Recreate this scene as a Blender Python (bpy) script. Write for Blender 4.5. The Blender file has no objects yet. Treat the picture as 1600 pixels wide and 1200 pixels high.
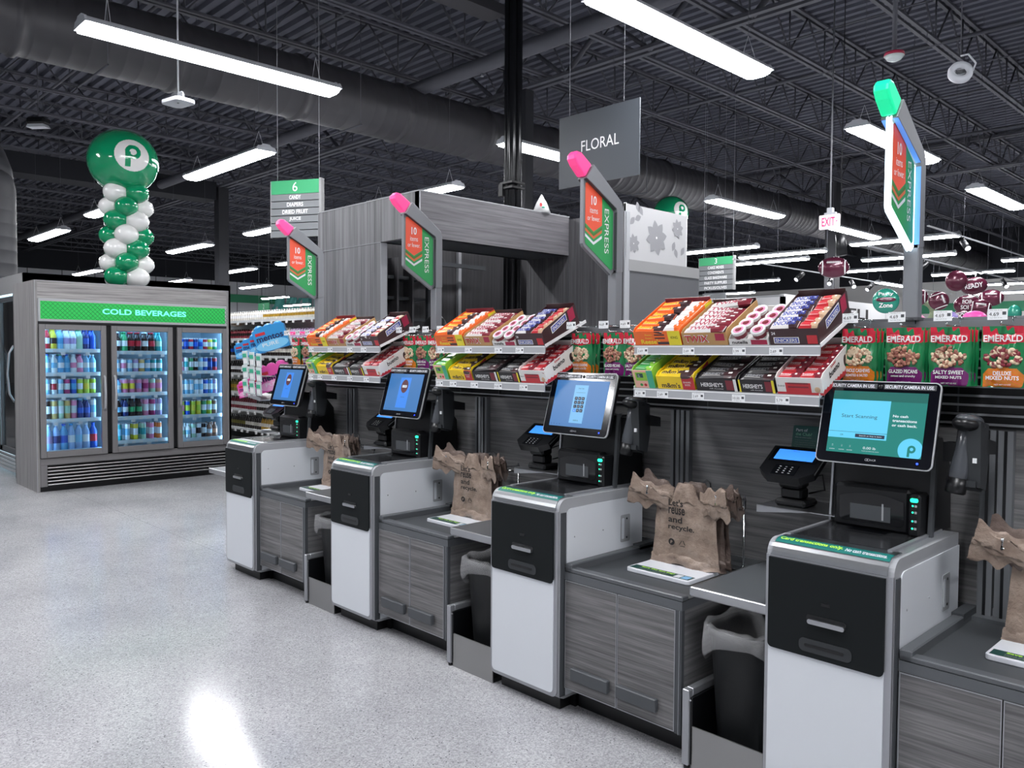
import bpy, math, random
from mathutils import Vector, Matrix
random.seed(7)
sc = bpy.context.scene
COL = sc.collection
# ------------------------------------------------------------ camera
F_PX, YAW, PITCH, ROLL, CAM_H = 1266.96, .772089, .0388672, .0058398, 1.6
f0 = Vector((-math.cos(YAW), math.sin(YAW), 0)); r0 = Vector((math.sin(YAW), math.cos(YAW), 0)); u0 = Vector((0, 0, 1))
fw = f0*math.cos(PITCH)-u0*math.sin(PITCH); up = u0*math.cos(PITCH)+f0*math.sin(PITCH)
rt = r0*math.cos(ROLL)+up*math.sin(ROLL); up2 = up*math.cos(ROLL)-r0*math.sin(ROLL)
cam_data = bpy.data.cameras.new('camera'); cam = bpy.data.objects.new('camera', cam_data); COL.objects.link(cam)
cam_data.sensor_width = 36; cam_data.lens = F_PX/1600*36; cam_data.clip_end = 200
m = Matrix.Identity(4)
for i, v in enumerate((rt, up2, -fw)):
    for j in range(3): m[j][i] = v[j]
m[2][3] = CAM_H
cam.matrix_world = m
sc.camera = cam
# ------------------------------------------------------------ world, exposure
w = bpy.data.worlds.new('world'); sc.world = w; w.use_nodes = True
w.node_tree.nodes['Background'].inputs[0].default_value = (.55, .62, .8, 1)
w.node_tree.nodes['Background'].inputs[1].default_value = .05
sc.view_settings.view_transform = 'Standard'; sc.view_settings.look = 'None'
sc.view_settings.exposure = 0.12; sc.view_settings.gamma = 1
sc.cycles.max_bounces = 6; sc.cycles.diffuse_bounces = 3; sc.cycles.glossy_bounces = 3; sc.cycles.transparent_max_bounces = 10
sc.cycles.transmission_bounces = 3; sc.cycles.sample_clamp_indirect = 6
LIGHT = 52.0            # emission of the strip light diffusers
# ------------------------------------------------------------ materials
def lin(c):
    if isinstance(c, str): c = [int(c[i:i+2], 16)/255 for i in (0, 2, 4)]
    return tuple(((x+.055)/1.055)**2.4 if x > .04045 else x/12.92 for x in c)
MATS = {}; PENDING = set()
def getm(name):
    if name not in MATS: m = bpy.data.materials.new(name); m.use_nodes = True; MATS[name] = m; PENDING.add(name)
    return MATS[name]
def mat(name, col='808080', rough=.5, metal=0, emit=0, coat=0, alpha=1, spec=.5):
    if name in MATS and name not in PENDING: return MATS[name]
    m = getm(name); PENDING.discard(name)
    b = m.node_tree.nodes['Principled BSDF']; c = lin(col)
    b.inputs['Base Color'].default_value = (*c, 1); b.inputs['Roughness'].default_value = rough
    b.inputs['Metallic'].default_value = metal; b.inputs['Specular IOR Level'].default_value = spec
    if coat: b.inputs['Coat Weight'].default_value = coat; b.inputs['Coat Roughness'].default_value = .08
    if emit and name.startswith('scr_'): b.inputs['Base Color'].default_value = (.01, .01, .012, 1)
    if emit: b.inputs['Emission Color'].default_value = (*c, 1); b.inputs['Emission Strength'].default_value = emit
    if alpha < 1: b.inputs['Alpha'].default_value = alpha
    return m
def nodes(m): return m.node_tree.nodes, m.node_tree.links
def pos_noise(m, scale, nscale, detail, cols, stops, rough=None, bump=0, coords='pos'):
    N, L = nodes(m); b = N['Principled BSDF']
    if coords == 'pos': g = N.new('ShaderNodeNewGeometry'); src = g.outputs['Position']
    else: g = N.new('ShaderNodeTexCoord'); src = g.outputs['Object']
    mp = N.new('ShaderNodeMapping'); mp.inputs['Scale'].default_value = scale; L.new(src, mp.inputs['Vector'])
    nz = N.new('ShaderNodeTexNoise'); nz.inputs['Scale'].default_value = nscale; nz.inputs['Detail'].default_value = detail
    nz.inputs['Roughness'].default_value = .65
    L.new(mp.outputs[0], nz.inputs['Vector'])
    r = N.new('ShaderNodeValToRGB'); L.new(nz.outputs[0], r.inputs[0])
    while len(r.color_ramp.elements) < len(cols): r.color_ramp.elements.new(.5)
    for e, c, s in zip(r.color_ramp.elements, cols, stops): e.position = s; e.color = (*lin(c), 1)
    L.new(r.outputs[0], b.inputs['Base Color'])
    if bump:
        bp = N.new('ShaderNodeBump'); bp.inputs['Strength'].default_value = bump; bp.inputs['Distance'].default_value = .01
        L.new(nz.outputs[0], bp.inputs['Height']); L.new(bp.outputs[0], b.inputs['Normal'])
    return nz
WOODC = ('484849', '6a696a', '8b898a')
pos_noise(mat('wood_h', rough=.45), (.7, .7, 26), 3, 6, WOODC, (.3, .5, .72))
pos_noise(mat('wood_v', rough=.45), (16, 16, .35), 1.6, 5, ('4b4b4e', '707073', '8e8e91'), (.3, .5, .7))
pos_noise(mat('wood_light_h', rough=.45), (.5, .5, 22), 3, 6, ('666466', '8b8888', 'a8a5a4'), (.3, .5, .72))
pos_noise(mat('wood_light_v', rough=.45), (22, 22, .5), 3, 6, ('666466', '888686', 'a3a1a0'), (.3, .5, .72))
pos_noise(mat('wood_wall', rough=.5), (.6, .6, 18), 3, 6, ('4c4c4e', '6d6d6e', '8a8889'), (.3, .5, .72))
# terrazzo floor
fm = mat('terrazzo', 'a9aab0', rough=.15, coat=0, spec=.3); N, L = nodes(fm); b = N['Principled BSDF']
g = N.new('ShaderNodeNewGeometry')
def vor(scale):
    v = N.new('ShaderNodeTexVoronoi'); v.inputs['Scale'].default_value = scale; L.new(g.outputs['Position'], v.inputs['Vector']); return v
def ramp(src, els):
    r = N.new('ShaderNodeValToRGB'); L.new(src, r.inputs[0])
    while len(r.color_ramp.elements) < len(els): r.color_ramp.elements.new(.5)
    for e, (p, c) in zip(r.color_ramp.elements, els): e.position = p; e.color = (*lin(c), 1)
    return r
def mixn(a, b_, fac, mode='MIX'):
    x = N.new('ShaderNodeMix'); x.data_type = 'RGBA'; x.blend_type = mode
    for s, i in ((fac, 0), (a, 6), (b_, 7)):
        if hasattr(s, 'links'): L.new(s, x.inputs[i])
        else: x.inputs[i].default_value = s if i == 0 else (*lin(s), 1)
    return x.outputs[2]
v1 = vor(170); v2 = vor(105); n3 = N.new('ShaderNodeTexNoise'); n3.inputs['Scale'].default_value = 1.3; n3.inputs['Detail'].default_value = 3
L.new(g.outputs['Position'], n3.inputs['Vector'])
c1 = ramp(v1.outputs['Color'], [(.0, '909093'), (.25, 'a4a4a7'), (.55, 'b3b3b6'), (.85, 'c6c6c9')])
s1 = N.new('ShaderNodeSeparateColor'); L.new(v2.outputs['Color'], s1.inputs[0])
gt = N.new('ShaderNodeMath'); gt.operation = 'GREATER_THAN'; gt.inputs[1].default_value = .955; L.new(s1.outputs[0], gt.inputs[0])
lt = N.new('ShaderNodeMath'); lt.operation = 'LESS_THAN'; lt.inputs[1].default_value = .33; L.new(v2.outputs['Distance'], lt.inputs[0])
mm = N.new('ShaderNodeMath'); mm.operation = 'MULTIPLY'; L.new(gt.outputs[0], mm.inputs[0]); L.new(lt.outputs[0], mm.inputs[1])
c2 = mixn(c1.outputs[0], '55565a', mm.outputs[0])
c3 = mixn(c2, ramp(n3.outputs[0], [(.3, 'dadadd'), (.7, 'ffffff')]).outputs[0], .8, 'MULTIPLY')
sp = N.new('ShaderNodeSeparateXYZ'); L.new(g.outputs['Position'], sp.inputs[0])
def joint(axis, val, step):
    a = N.new('ShaderNodeMath'); a.operation = 'SUBTRACT'; a.inputs[1].default_value = val; L.new(sp.outputs[axis], a.inputs[0])
    p = N.new('ShaderNodeMath'); p.operation = 'PINGPONG'; p.inputs[1].default_value = step/2; L.new(a.outputs[0], p.inputs[0])
    q = N.new('ShaderNodeMath'); q.operation = 'LESS_THAN'; q.inputs[1].default_value = .003; L.new(p.outputs[0], q.inputs[0]); return q.outputs[0]
jm = N.new('ShaderNodeMath'); jm.operation = 'MAXIMUM'; L.new(joint(0, -6.4, 9), jm.inputs[0]); L.new(joint(1, 2.785, 9), jm.inputs[1])
jf = N.new('ShaderNodeMath'); jf.operation = 'MULTIPLY'; jf.inputs[1].default_value = .4; L.new(jm.outputs[0], jf.inputs[0])
L.new(mixn(c3, '606266', jf.outputs[0]), b.inputs['Base Color'])
nb = N.new('ShaderNodeTexNoise'); nb.inputs['Scale'].default_value = 3.5; L.new(g.outputs['Position'], nb.inputs['Vector'])
bp = N.new('ShaderNodeBump'); bp.inputs['Strength'].default_value = .05; bp.inputs['Distance'].default_value = .01
L.new(nb.outputs[0], bp.inputs['Height']); L.new(bp.outputs[0], b.inputs['Normal'])
# glass: a thin pane, mostly clear with a fresnel reflection
def glass(name, tint, refl=.1):
    m = bpy.data.materials.new(name); m.use_nodes = True; N, L = nodes(m); N.remove(N['Principled BSDF']); o = N['Material Output']
    t = N.new('ShaderNodeBsdfTransparent'); t.inputs[0].default_value = (*lin(tint), 1)
    g = N.new('ShaderNodeBsdfGlossy'); g.inputs['Roughness'].default_value = .03
    fr = N.new('ShaderNodeFresnel'); fr.inputs[0].default_value = 1.45
    x = N.new('ShaderNodeMixShader'); L.new(fr.outputs[0], x.inputs[0]); L.new(t.outputs[0], x.inputs[1]); L.new(g.outputs[0], x.inputs[2])
    L.new(x.outputs[0], o.inputs[0]); MATS[name] = m; return m
glass('glass', 'f4fbff'); glass('film', 'dcdcdc'); 
mat('black', '0d0e11', .35); mat('black_gloss', '08090c', .08, coat=.6); mat('charcoal', '2b2e31', .5); mat('char_panel', '14181a', .65, spec=.2)
mat('gray', '6f7276', .45); mat('lgray', 'a2a4a8', .4); mat('dgray', '45484c', .5); mat('counter', '575a5e', .38)
mat('white', 'dfe1e8', .35); mat('panel_white', 'd8dce2', .3); mat('steel', 'b8babd', .3, metal=1); mat('chrome', 'd8dadd', .12, metal=1)
mat('silver', 'a9abb0', .35, metal=.6); mat('alu', '8d9094', .35, metal=.7); mat('edge_gray', '606367', .45)
mat('ink', '1c1a1b', .6); mat('paper', 'e9e9ea', .6); mat('tag', 'e6e8ea', .5); mat('green', '2c8a55', .45); mat('dkgreen', '0f4a40', .35)
mat('lime', 'b7ef4a', .5, emit=.25); mat('cream', 'd8d4cc', .6)
mat('ceil_deck', '5b5d69', .75); mat('ceil_steel', '55565e', .6); mat('duct', '48474b', .42, metal=.2); mat('ceil_dark', '1b1d24', .8)
mat('diffuser', 'fbfcff', emit=LIGHT); mat('led_blue', 'b4dcff', emit=24); mat('fixture', 'c8cbd2', .4)
mat('wall_gray', 'd2d4d8', .7); mat('wall_dark', '24262c', .9); mat('wall_green', '3f9a70', .6); mat('wall_cream', 'dddcda', .7)
# ------------------------------------------------------------ mesh builder
TXT = {}
def text_geo(s, bold=False):
    k = (s, bold)
    if k not in TXT:
        cu = bpy.data.curves.new('t', 'FONT'); cu.body = s; cu.resolution_u = 3; cu.size = 1
        if bold: cu.offset = .022
        o = bpy.data.objects.new('t', cu); me = o.to_mesh()
        vs = [(v.co.x, v.co.y) for v in me.vertices]; fs = [tuple(p.vertices) for p in me.polygons]
        o.to_mesh_clear(); bpy.data.objects.remove(o); bpy.data.curves.remove(cu)
        if vs:
            x0 = min(v[0] for v in vs); x1 = max(v[0] for v in vs); y0 = min(v[1] for v in vs); y1 = max(v[1] for v in vs)
        else: x0 = x1 = y0 = y1 = 0
        TXT[k] = ([((a-x0), (b_-y0)) for a, b_ in vs], fs, x1-x0, y1-y0)
    return TXT[k]
def V(*a): return Vector(a)
class MB:
    def __init__(s): s.v = []; s.f = []; s.m = []; s.sm = []; s.slots = []; s.M = Matrix.Identity(4)
    def mi(s, n):
        if n not in s.slots: s.slots.append(n)
        return s.slots.index(n)
    def add(s, vs, fs, m, smooth=False):
        o = len(s.v); s.v += [tuple(s.M @ Vector(v)) for v in vs]
        for i, f in enumerate(fs):
            s.f.append(tuple(o+k for k in f)); s.m.append(s.mi(m[i] if isinstance(m, list) else m)); s.sm.append(smooth)
        return s
    def box(s, x0, x1, y0, y1, z0, z1, m, ch=0):
        if ch:  # chamfered box
            c = min(ch, (x1-x0)/2.01, (y1-y0)/2.01, (z1-z0)/2.01); X = (x0, x1); Y = (y0, y1); Z = (z0, z1); vs = []; idx = {}
            for i in (0, 1):
                for j in (0, 1):
                    for k in (0, 1):
                        sx, sy, sz = (c if i == 0 else -c), (c if j == 0 else -c), (c if k == 0 else -c)
                        for a, p in enumerate(((X[i], Y[j]+sy, Z[k]+sz), (X[i]+sx, Y[j], Z[k]+sz), (X[i]+sx, Y[j]+sy, Z[k]))):
                            idx[i, j, k, a] = len(vs); vs.append(p)
            I = idx; fs = []
            for a in (0, 1, 2):
                for e in (0, 1):
                    q = [(0, 0), (1, 0), (1, 1), (0, 1)]
                    def key(u, v_): 
                        t = [0, 0, 0]; t[a] = e; t[(a+1) % 3] = u; t[(a+2) % 3] = v_; return tuple(t)
                    f = [I[key(u, v_)+(a,)] for u, v_ in q]; fs.append(tuple(f if e else f[::-1]))
            for a in (0, 1, 2):
                b_, c_ = (a+1) % 3, (a+2) % 3
                for u in (0, 1):
                    for v_ in (0, 1):
                        def k2(e):
                            t = [0, 0, 0]; t[a] = e; t[b_] = u; t[c_] = v_; return tuple(t)
                        f = (I[k2(0)+(b_,)], I[k2(1)+(b_,)], I[k2(1)+(c_,)], I[k2(0)+(c_,)]); fs.append(f if (u == v_) else f[::-1])
            for i in (0, 1):
                for j in (0, 1):
                    for k in (0, 1):
                        f = (I[i, j, k, 0], I[i, j, k, 1], I[i, j, k, 2]); fs.append(f if (i+j+k) % 2 else f[::-1])
            return s.add(vs, fs, m)
        vs = [(x0, y0, z0), (x1, y0, z0), (x1, y1, z0), (x0, y1, z0), (x0, y0, z1), (x1, y0, z1), (x1, y1, z1), (x0, y1, z1)]
        return s.add(vs, [(0, 3, 2, 1), (4, 5, 6, 7), (0, 1, 5, 4), (1, 2, 6, 5), (2, 3, 7, 6), (3, 0, 4, 7)], m)
    def prism(s, poly, ax, a0, a1, m, mcap=None):
        # poly: 2D points in the plane of the two other axes (cyclic order), extruded along ax from a0 to a1
        n = len(poly); b_, c_ = ((1, 2), (0, 2), (0, 1))[ax]; vs = []
        for a in (a0, a1):
            for p in poly:
                t = [0, 0, 0]; t[ax] = a; t[b_] = p[0]; t[c_] = p[1]; vs.append(tuple(t))
        fs = [tuple(range(n)), tuple(range(2*n-1, n-1, -1))]+[(i, i+n, (i+1) % n+n, (i+1) % n) for i in range(n)]
        mc = mcap or m
        return s.add(vs, fs, [mc, mc]+[m]*n)
    def lathe(s, prof, m, n=16, c=(0, 0, 0), smooth=True, ax=2):
        # prof: (radius, height[, material]) rows
        vs = []; fs = []; ms = []
        for p in prof:
            for k in range(n):
                a = 2*math.pi*k/n; q = [p[0]*math.cos(a), p[0]*math.sin(a), p[1]]
                if ax == 0: q = [q[2], q[0], q[1]]
                if ax == 1: q = [q[1], q[2], q[0]]
                vs.append((q[0]+c[0], q[1]+c[1], q[2]+c[2]))
        for i in range(len(prof)-1):
            for k in range(n):
                fs.append((i*n+k, i*n+(k+1) % n, (i+1)*n+(k+1) % n, (i+1)*n+k)); ms.append(prof[i][2] if len(prof[i]) > 2 else m)
        fs.append(tuple(range(n))[::-1]); ms.append(ms[0]); fs.append(tuple((len(prof)-1)*n+k for k in range(n))); ms.append(ms[-2] if len(ms) > 1 else m)
        return s.add(vs, fs, ms, smooth)
    def cyl(s, p0, p1, r, m, n=10, r1=None, smooth=True):
        return s.tube([p0, p1], r, m, n, r1=r1, smooth=smooth)
    def tube(s, pts, r, m, n=8, r1=None, smooth=True):
        pts = [Vector(p) for p in pts]; vs = []; fs = []; prev = None
        for i, p in enumerate(pts):
            d = (pts[min(i+1, len(pts)-1)]-pts[max(i-1, 0)]).normalized()
            if prev is None:
                a = Vector((0, 0, 1)) if abs(d.z) < .9 else Vector((1, 0, 0)); u = d.cross(a).normalized()
            else: u = (prev-d*prev.dot(d)).normalized()
            prev = u; w_ = d.cross(u); rr = r if r1 is None else r+(r1-r)*i/(len(pts)-1)
            for k in range(n):
                t = 2*math.pi*(k+.5)/n; vs.append(tuple(p+u*rr*math.cos(t)+w_*rr*math.sin(t)))
        for i in range(len(pts)-1):
            for k in range(n): fs.append((i*n+k, i*n+(k+1) % n, (i+1)*n+(k+1) % n, (i+1)*n+k))
        fs.append(tuple(range(n))[::-1]); fs.append(tuple((len(pts)-1)*n+k for k in range(n)))
        return s.add(vs, fs, m, smooth)
    def ball(s, c, r, m, n=16, k=10):
        r = r if isinstance(r, tuple) else (r, r, r)
        vs = [(c[0], c[1], c[2]-r[2])]; fs = []
        for i in range(1, k):
            t = math.pi*i/k
            for j in range(n): a = 2*math.pi*j/n; vs.append((c[0]+r[0]*math.sin(t)*math.cos(a), c[1]+r[1]*math.sin(t)*math.sin(a), c[2]-r[2]*math.cos(t)))
        vs.append((c[0], c[1], c[2]+r[2]))
        for j in range(n): fs.append((0, 1+(j+1) % n, 1+j)); fs.append((len(vs)-1, 1+(k-2)*n+j, 1+(k-2)*n+(j+1) % n))
        for i in range(k-2):
            for j in range(n): fs.append((1+i*n+j, 1+i*n+(j+1) % n, 1+(i+1)*n+(j+1) % n, 1+(i+1)*n+j))
        return s.add(vs, fs, m, True)
    def poly(s, pts, m): return s.add(pts, [tuple(range(len(pts)))], m)
    def quad(s, o, u, v, m):
        o, u, v = Vector(o), Vector(u), Vector(v); return s.poly([o, o+u, o+u+v, o+v], m)
    def text(s, t, o, u, v, h, m, align='L', w=None, bold=False, off=.0006, valign=0):
        # baseline origin o, unit dirs u (right) and v (up), cap height h, optional exact width w
        vs, fs, tw, th = text_geo(t, bold)
        if not vs: return s
        o, u, v = Vector(o), Vector(u).normalized(), Vector(v).normalized(); nrm = u.cross(v)
        sy = h/th; sx = sy if w is None else w/tw; W = tw*sx
        dx = {'L': 0, 'C': -W/2, 'R': -W}[align]
        return s.add([tuple(o+u*(a*sx+dx)+v*(b_*sy)+nrm*off) for a, b_ in vs], fs, m)
    def build(s, name, parent=None, kind=None, bevel=0):
        me = bpy.data.meshes.new(name); me.from_pydata(s.v, [], s.f)
        for n in s.slots: me.materials.append(getm(n))
        me.polygons.foreach_set('material_index', s.m); me.polygons.foreach_set('use_smooth', s.sm); me.update()
        o = bpy.data.objects.new(name, me); COL.objects.link(o)
        if parent is not None: o.parent = parent
        if kind: o['kind'] = kind
        if bevel:
            b_ = o.modifiers.new('bevel', 'BEVEL'); b_.width = bevel; b_.segments = 2; b_.limit_method = 'ANGLE'; b_.angle_limit = .9
        return o
def tag(o, label, cat, group=None, loc=None, rz=None):
    o['label'] = label; o['category'] = cat
    if group: o['group'] = group
    if loc is not None: o.location = loc
    if rz is not None: o.rotation_euler[2] = rz
    return o
def thing(name, label, cat, loc=(0, 0, 0), rz=0, group=None):
    o = bpy.data.objects.new(name, None); o.empty_display_size = .1; COL.objects.link(o)
    return tag(o, label, cat, group, loc, rz)
def dup(root, label=None, loc=None, rz=None, rot=None, group=None):
    c = root.copy(); COL.objects.link(c)
    for ch in root.children:
        d = ch.copy(); COL.objects.link(d); d.parent = c
        for g_ in ch.children: e = g_.copy(); COL.objects.link(e); e.parent = d
    if label: c['label'] = label
    if loc is not None: c.location = loc
    if rz is not None: c.rotation_euler[2] = rz
    if rot is not None: c.rotation_euler = rot
    if group: c['group'] = group
    return c
ORD = ['', 'first', 'second', 'third', 'fourth', 'fifth', 'sixth', 'seventh', 'eighth', 'ninth', 'tenth', 'eleventh', 'twelfth']+['%dth' % i for i in range(13, 60)]
ORD[21] = '21st'; ORD[22] = '22nd'; ORD[23] = '23rd'; ORD[31] = '31st'; ORD[32] = '32nd'; ORD[33] = '33rd'
def rrect(x0, x1, y0, y1, r, n=5, corners=(1, 1, 1, 1)):
    # rounded rectangle outline, counter-clockwise; corners: (x0y0, x1y0, x1y1, x0y1)
    out = []
    for k, (cx, cy, a0) in enumerate(((x0, y0, math.pi), (x1, y0, 1.5*math.pi), (x1, y1, 0), (x0, y1, .5*math.pi))):
        if not corners[k]: out.append((cx, cy)); continue
        ox = cx+(r if k in (0, 3) else -r); oy = cy+(r if k in (0, 1) else -r)
        for i in range(n+1): a = a0+math.pi/2*i/n; out.append((ox+r*math.cos(a), oy+r*math.sin(a)))
    return out
# ============================================================ the building
XW, XE, YS, YN = -44.0, 7.0, -9.0, 40.0
ZB, ZT = 6.4, 7.15          # bottom and top of the roof joists
MB().box(XW, XE, YS, YN, -.1, 0, 'terrazzo').build('floor', kind='structure')
# corrugated roof deck, flutes along x
d = MB(); prof = []; y = YS
while y < YN: prof += [(y, ZT), (y+.1, ZT), (y+.12, ZT+.075), (y+.21, ZT+.075), (y+.23, ZT)]; y += .23
vs = []; fs = []
for x in (XW, XE): vs += [(x, a, z) for a, z in prof]
n = len(prof)
d.add(vs, [(i, i+1, n+i+1, n+i) for i in range(n-1)], 'ceil_deck'); d.box(XW, XE, YS, YN, ZT+.08, ZT+.2, 'ceil_dark')
d.build('ceiling', kind='structure')
def struct(name, *boxes):
    b_ = MB()
    for q in boxes: b_.box(*q)
    return b_.build(name, kind='structure')
wl = MB(); wl.box(XW-.2, XW, YS, YN, 0, 5.5, 'wall_gray'); wl.box(XW-.2, XW, YS, YN, 5.5, ZT+.2, 'wall_dark')
wl.box(XW, XW+.03, YS, 23.5, 4.35, 4.8, 'wall_green'); wl.box(XW, XW+.03, 27.8, YN, 4.35, 4.8, 'wall_green')
y = YS
while y < YN: wl.box(XW-.01, XW+.012, y, y+.04, 0, 5.5, 'gray'); y += 1.5
wl.build('wall_left', kind='structure')
wb = MB(); wb.box(XW, XE, YN, YN+.2, 0, 4.95, 'wall_cream'); wb.box(XW, XE, YN, YN+.2, 4.95, ZT+.2, 'wall_dark')
wb.box(-14, XE, YN-.03, YN, 3.5, 3.95, 'wall_green'); wb.build('wall_back', kind='structure')
struct('wall_right', (XE, XE+.2, YS, YN, 0, ZT+.2, 'wall_gray')); struct('wall_front', (XW, XE, YS-.2, YS, 0, ZT+.2, 'wall_gray'))
# open web joists along y, one mesh per bay length, copied
def joist_mesh(L_, depth, pan, chord, web, name):
    b_ = MB()
    for s_ in (-1, 1):
        b_.box(s_*chord*.75-chord*.4, s_*chord*.75+chord*.4, 0, L_, 0, chord*.55, 'ceil_steel')
        b_.box(s_*chord*.75-chord*.4, s_*chord*.75+chord*.4, 0, L_, depth-chord*.55, depth, 'ceil_steel')
    k = 0; y = 0
    while y < L_-pan*.5:
        y2 = min(y+pan, L_); a, c_ = ((.02, depth-.02) if k % 2 else (depth-.02, .02))
        b_.cyl((0, y, a), (0, y2, c_), web, 'ceil_steel', 4)
        if k % 2: b_.cyl((0, y, .02), (0, y, depth-.02), web*.8, 'ceil_steel', 4)
        y = y2; k += 1
    return b_.build(name, kind='structure')
bays = [(YS, -2.0), (-2.0, 10.46), (10.46, 23.0), (23.0, YN)]
xs = [-6.35-1.77*k for k in range(-7, 22)]
for a, b2 in bays:
    src = joist_mesh(b2-a, ZT-ZB, .62, .07, .017, 'ceiling_joist'); first = True
    for x in xs:
        if x > XE-.3 or x < XW+.3: continue
        o = src if first else src.copy()
        if not first: COL.objects.link(o)
        first = False; o.location = (x, a, ZB)
# girders along x
def girder(y, zb, name='ceiling_girder'):
    b_ = MB()
    for s_ in (-.09, .09):
        b_.box(XW, XE, y+s_-.045, y+s_+.045, zb, zb+.05, 'ceil_steel'); b_.box(XW, XE, y+s_-.045, y+s_+.045, ZT-.12, ZT-.06, 'ceil_steel')
    x = XW; k = 0
    while x < XE:
        z0, z1 = (zb+.03, ZT-.1) if k % 2 else (ZT-.1, zb+.03)
        b_.cyl((x, y, z0), (min(x+.885, XE), y, z1), .045, 'ceil_steel', 4); x += .885; k += 1
    return b_.build(name, kind='structure')
for y in (-2.0, 10.46, 23.0): girder(y, ZB-.1)
# slim bridging rods and sprinkler pipes along x
for y, z, r, nm in ((1.6, 6.5, .02, 'pipe'), (4.5, 6.45, .025, 'pipe'), (8.65, 6.1, .12, 'pipe'), (13.6, 6.42, .03, 'pipe'), (16.6, 6.45, .02, 'pipe'), (19.5, 6.4, .03, 'pipe'), (6.6, 6.5, .018, 'pipe'), (26.5, 6.45, .03, 'pipe'), (31, 6.45, .03, 'pipe')):
    b_ = MB().cyl((XW+.01, y, z), (XE-.01, y, z), r, 'ceil_steel', 12)
    o = b_.build('ceiling_pipe', kind='structure')
for y in (3.1, 11.9, 15.0, 18.0, 21.2, 25, 29):
    MB().cyl((XW+.01, y, ZB+.03), (XE-.01, y, ZB+.03), .012, 'ceil_steel', 5).build('ceiling_bridging', kind='structure')
# light panels of the deck and the smoke curtain beam on the far left
o = MB()
for k in range(9): 
    if k not in (4,): o.box(-3.25, -2.45, 9.2+k*1.55, 10.5+k*1.55, ZT-.02, ZT-.005, 'gray')
o.build('ceiling_panel', kind='structure')
MB().box(-23.4, -22.6, YS, 10.2, 5.9, 6.4, 'ceil_dark').build('ceiling_beam', kind='structure')
o = MB(); o.box(-8.9, -6.3, 4.2, 7.6, 6.62, ZT+.05, 'ceil_dark'); o.box(-8.95, -8.6, 3.4, 8.2, 6.45, 6.6, 'duct'); o.build('ceiling_box', kind='structure')
mat('col_dark', '2c2d32', .6)
# dark steel columns
for x, y, w_ in ((-22.85, 10.46, .3), (-10.43, 10.46, .2), (-9.96, 22.0, .3), (-4.3, 23.0, .3), (-31, 10.46, .3)):
    b_ = MB(); b_.box(-w_/2, w_/2, -w_/2, w_/2, 0, ZB-.1, 'col_dark'); b_.box(-.22, .22, -.22, .22, 0, .03, 'dgray')
    o = b_.build('column', kind='structure'); o.location = (x, y, 0)
# cluster of glossy dark pipes rising through the booth
mat('pole_black', '17181b', .22, metal=.4)
b_ = MB()
for dx, r in ((-.055, .03), (0, .048), (.062, .036)): b_.cyl((dx*.72, dx*.7, 0), (dx*.72, dx*.7, ZT), r, 'pole_black', 16)
for z in (3.25, 3.3): b_.box(-.09, .09, -.09, .09, z, z+.02, 'black')
b_.box(-.1, -.04, -.1, -.02, 3.18, 3.3, 'black')
tag(b_.build('conduit_pole'), 'glossy black bundle of pipes rising to the roof behind the grey booth', 'pole', loc=(-5.95, 5.78, 0))
# big round duct along y
def duct_mesh(L_, r, seam):
    b_ = MB(); pr = []; y = 0; k = 0
    while y < L_:
        pr += [(r, y), (r+.0025, y+.01), (r, y+.02)]
        if k % 9 == 0: pr += [(r+.03, y+.04), (r+.03, y+.1), (r, y+.11)]
        y += seam; k += 1
    pr.append((r, L_)); b_.lathe(pr, 'duct', 40, ax=1); return b_
dt = duct_mesh(YN-YS-.4, .469, .21).build('round_duct'); tag(dt, 'big dark spiral seam air duct hanging under the roof', 'duct', loc=(-11.4, YS+.2, 5.653))
for y in (3.5, 7.2, 10.9, 14.6, 18.3):
    b_ = MB(); b_.cyl((-.56, 0, 1.2), (-.56, 0, -.3), .008, 'ceil_steel', 5); b_.cyl((-.56, 0, -.53), (.62, 0, -.53), .014, 'ceil_steel', 5); b_.cyl((.6, 0, -.53), (.6, 0, 1.2), .006, 'ceil_steel', 5)
    b_.build('duct_hanger', dt).location = (0, y-YS-.2, 0)
# vertical round duct at the left edge
b_ = MB(); pr = []; z = 2.4
while z < 3.75: pr += [(.36, z), (.364, z+.01), (.36, z+.02)]; z += .18
pr += [(.36, 3.8), (.33, 3.95), (.25, 4.08)]
b_.lathe(pr, 'duct_dark', 32); b_.tube([(0, 0, 3.75), (-.05, 0, 4.0), (-.35, 0, 4.25), (-.9, 0, 4.35), (-3, 0, 4.4)], .34, 'duct_dark', 24)
mat('duct_dark', '303136', .6)
tag(b_.build('elbow_duct'), 'upright dark round duct with an elbow above the glass door freezers', 'duct', loc=(-13, 2.62, 0))
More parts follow.
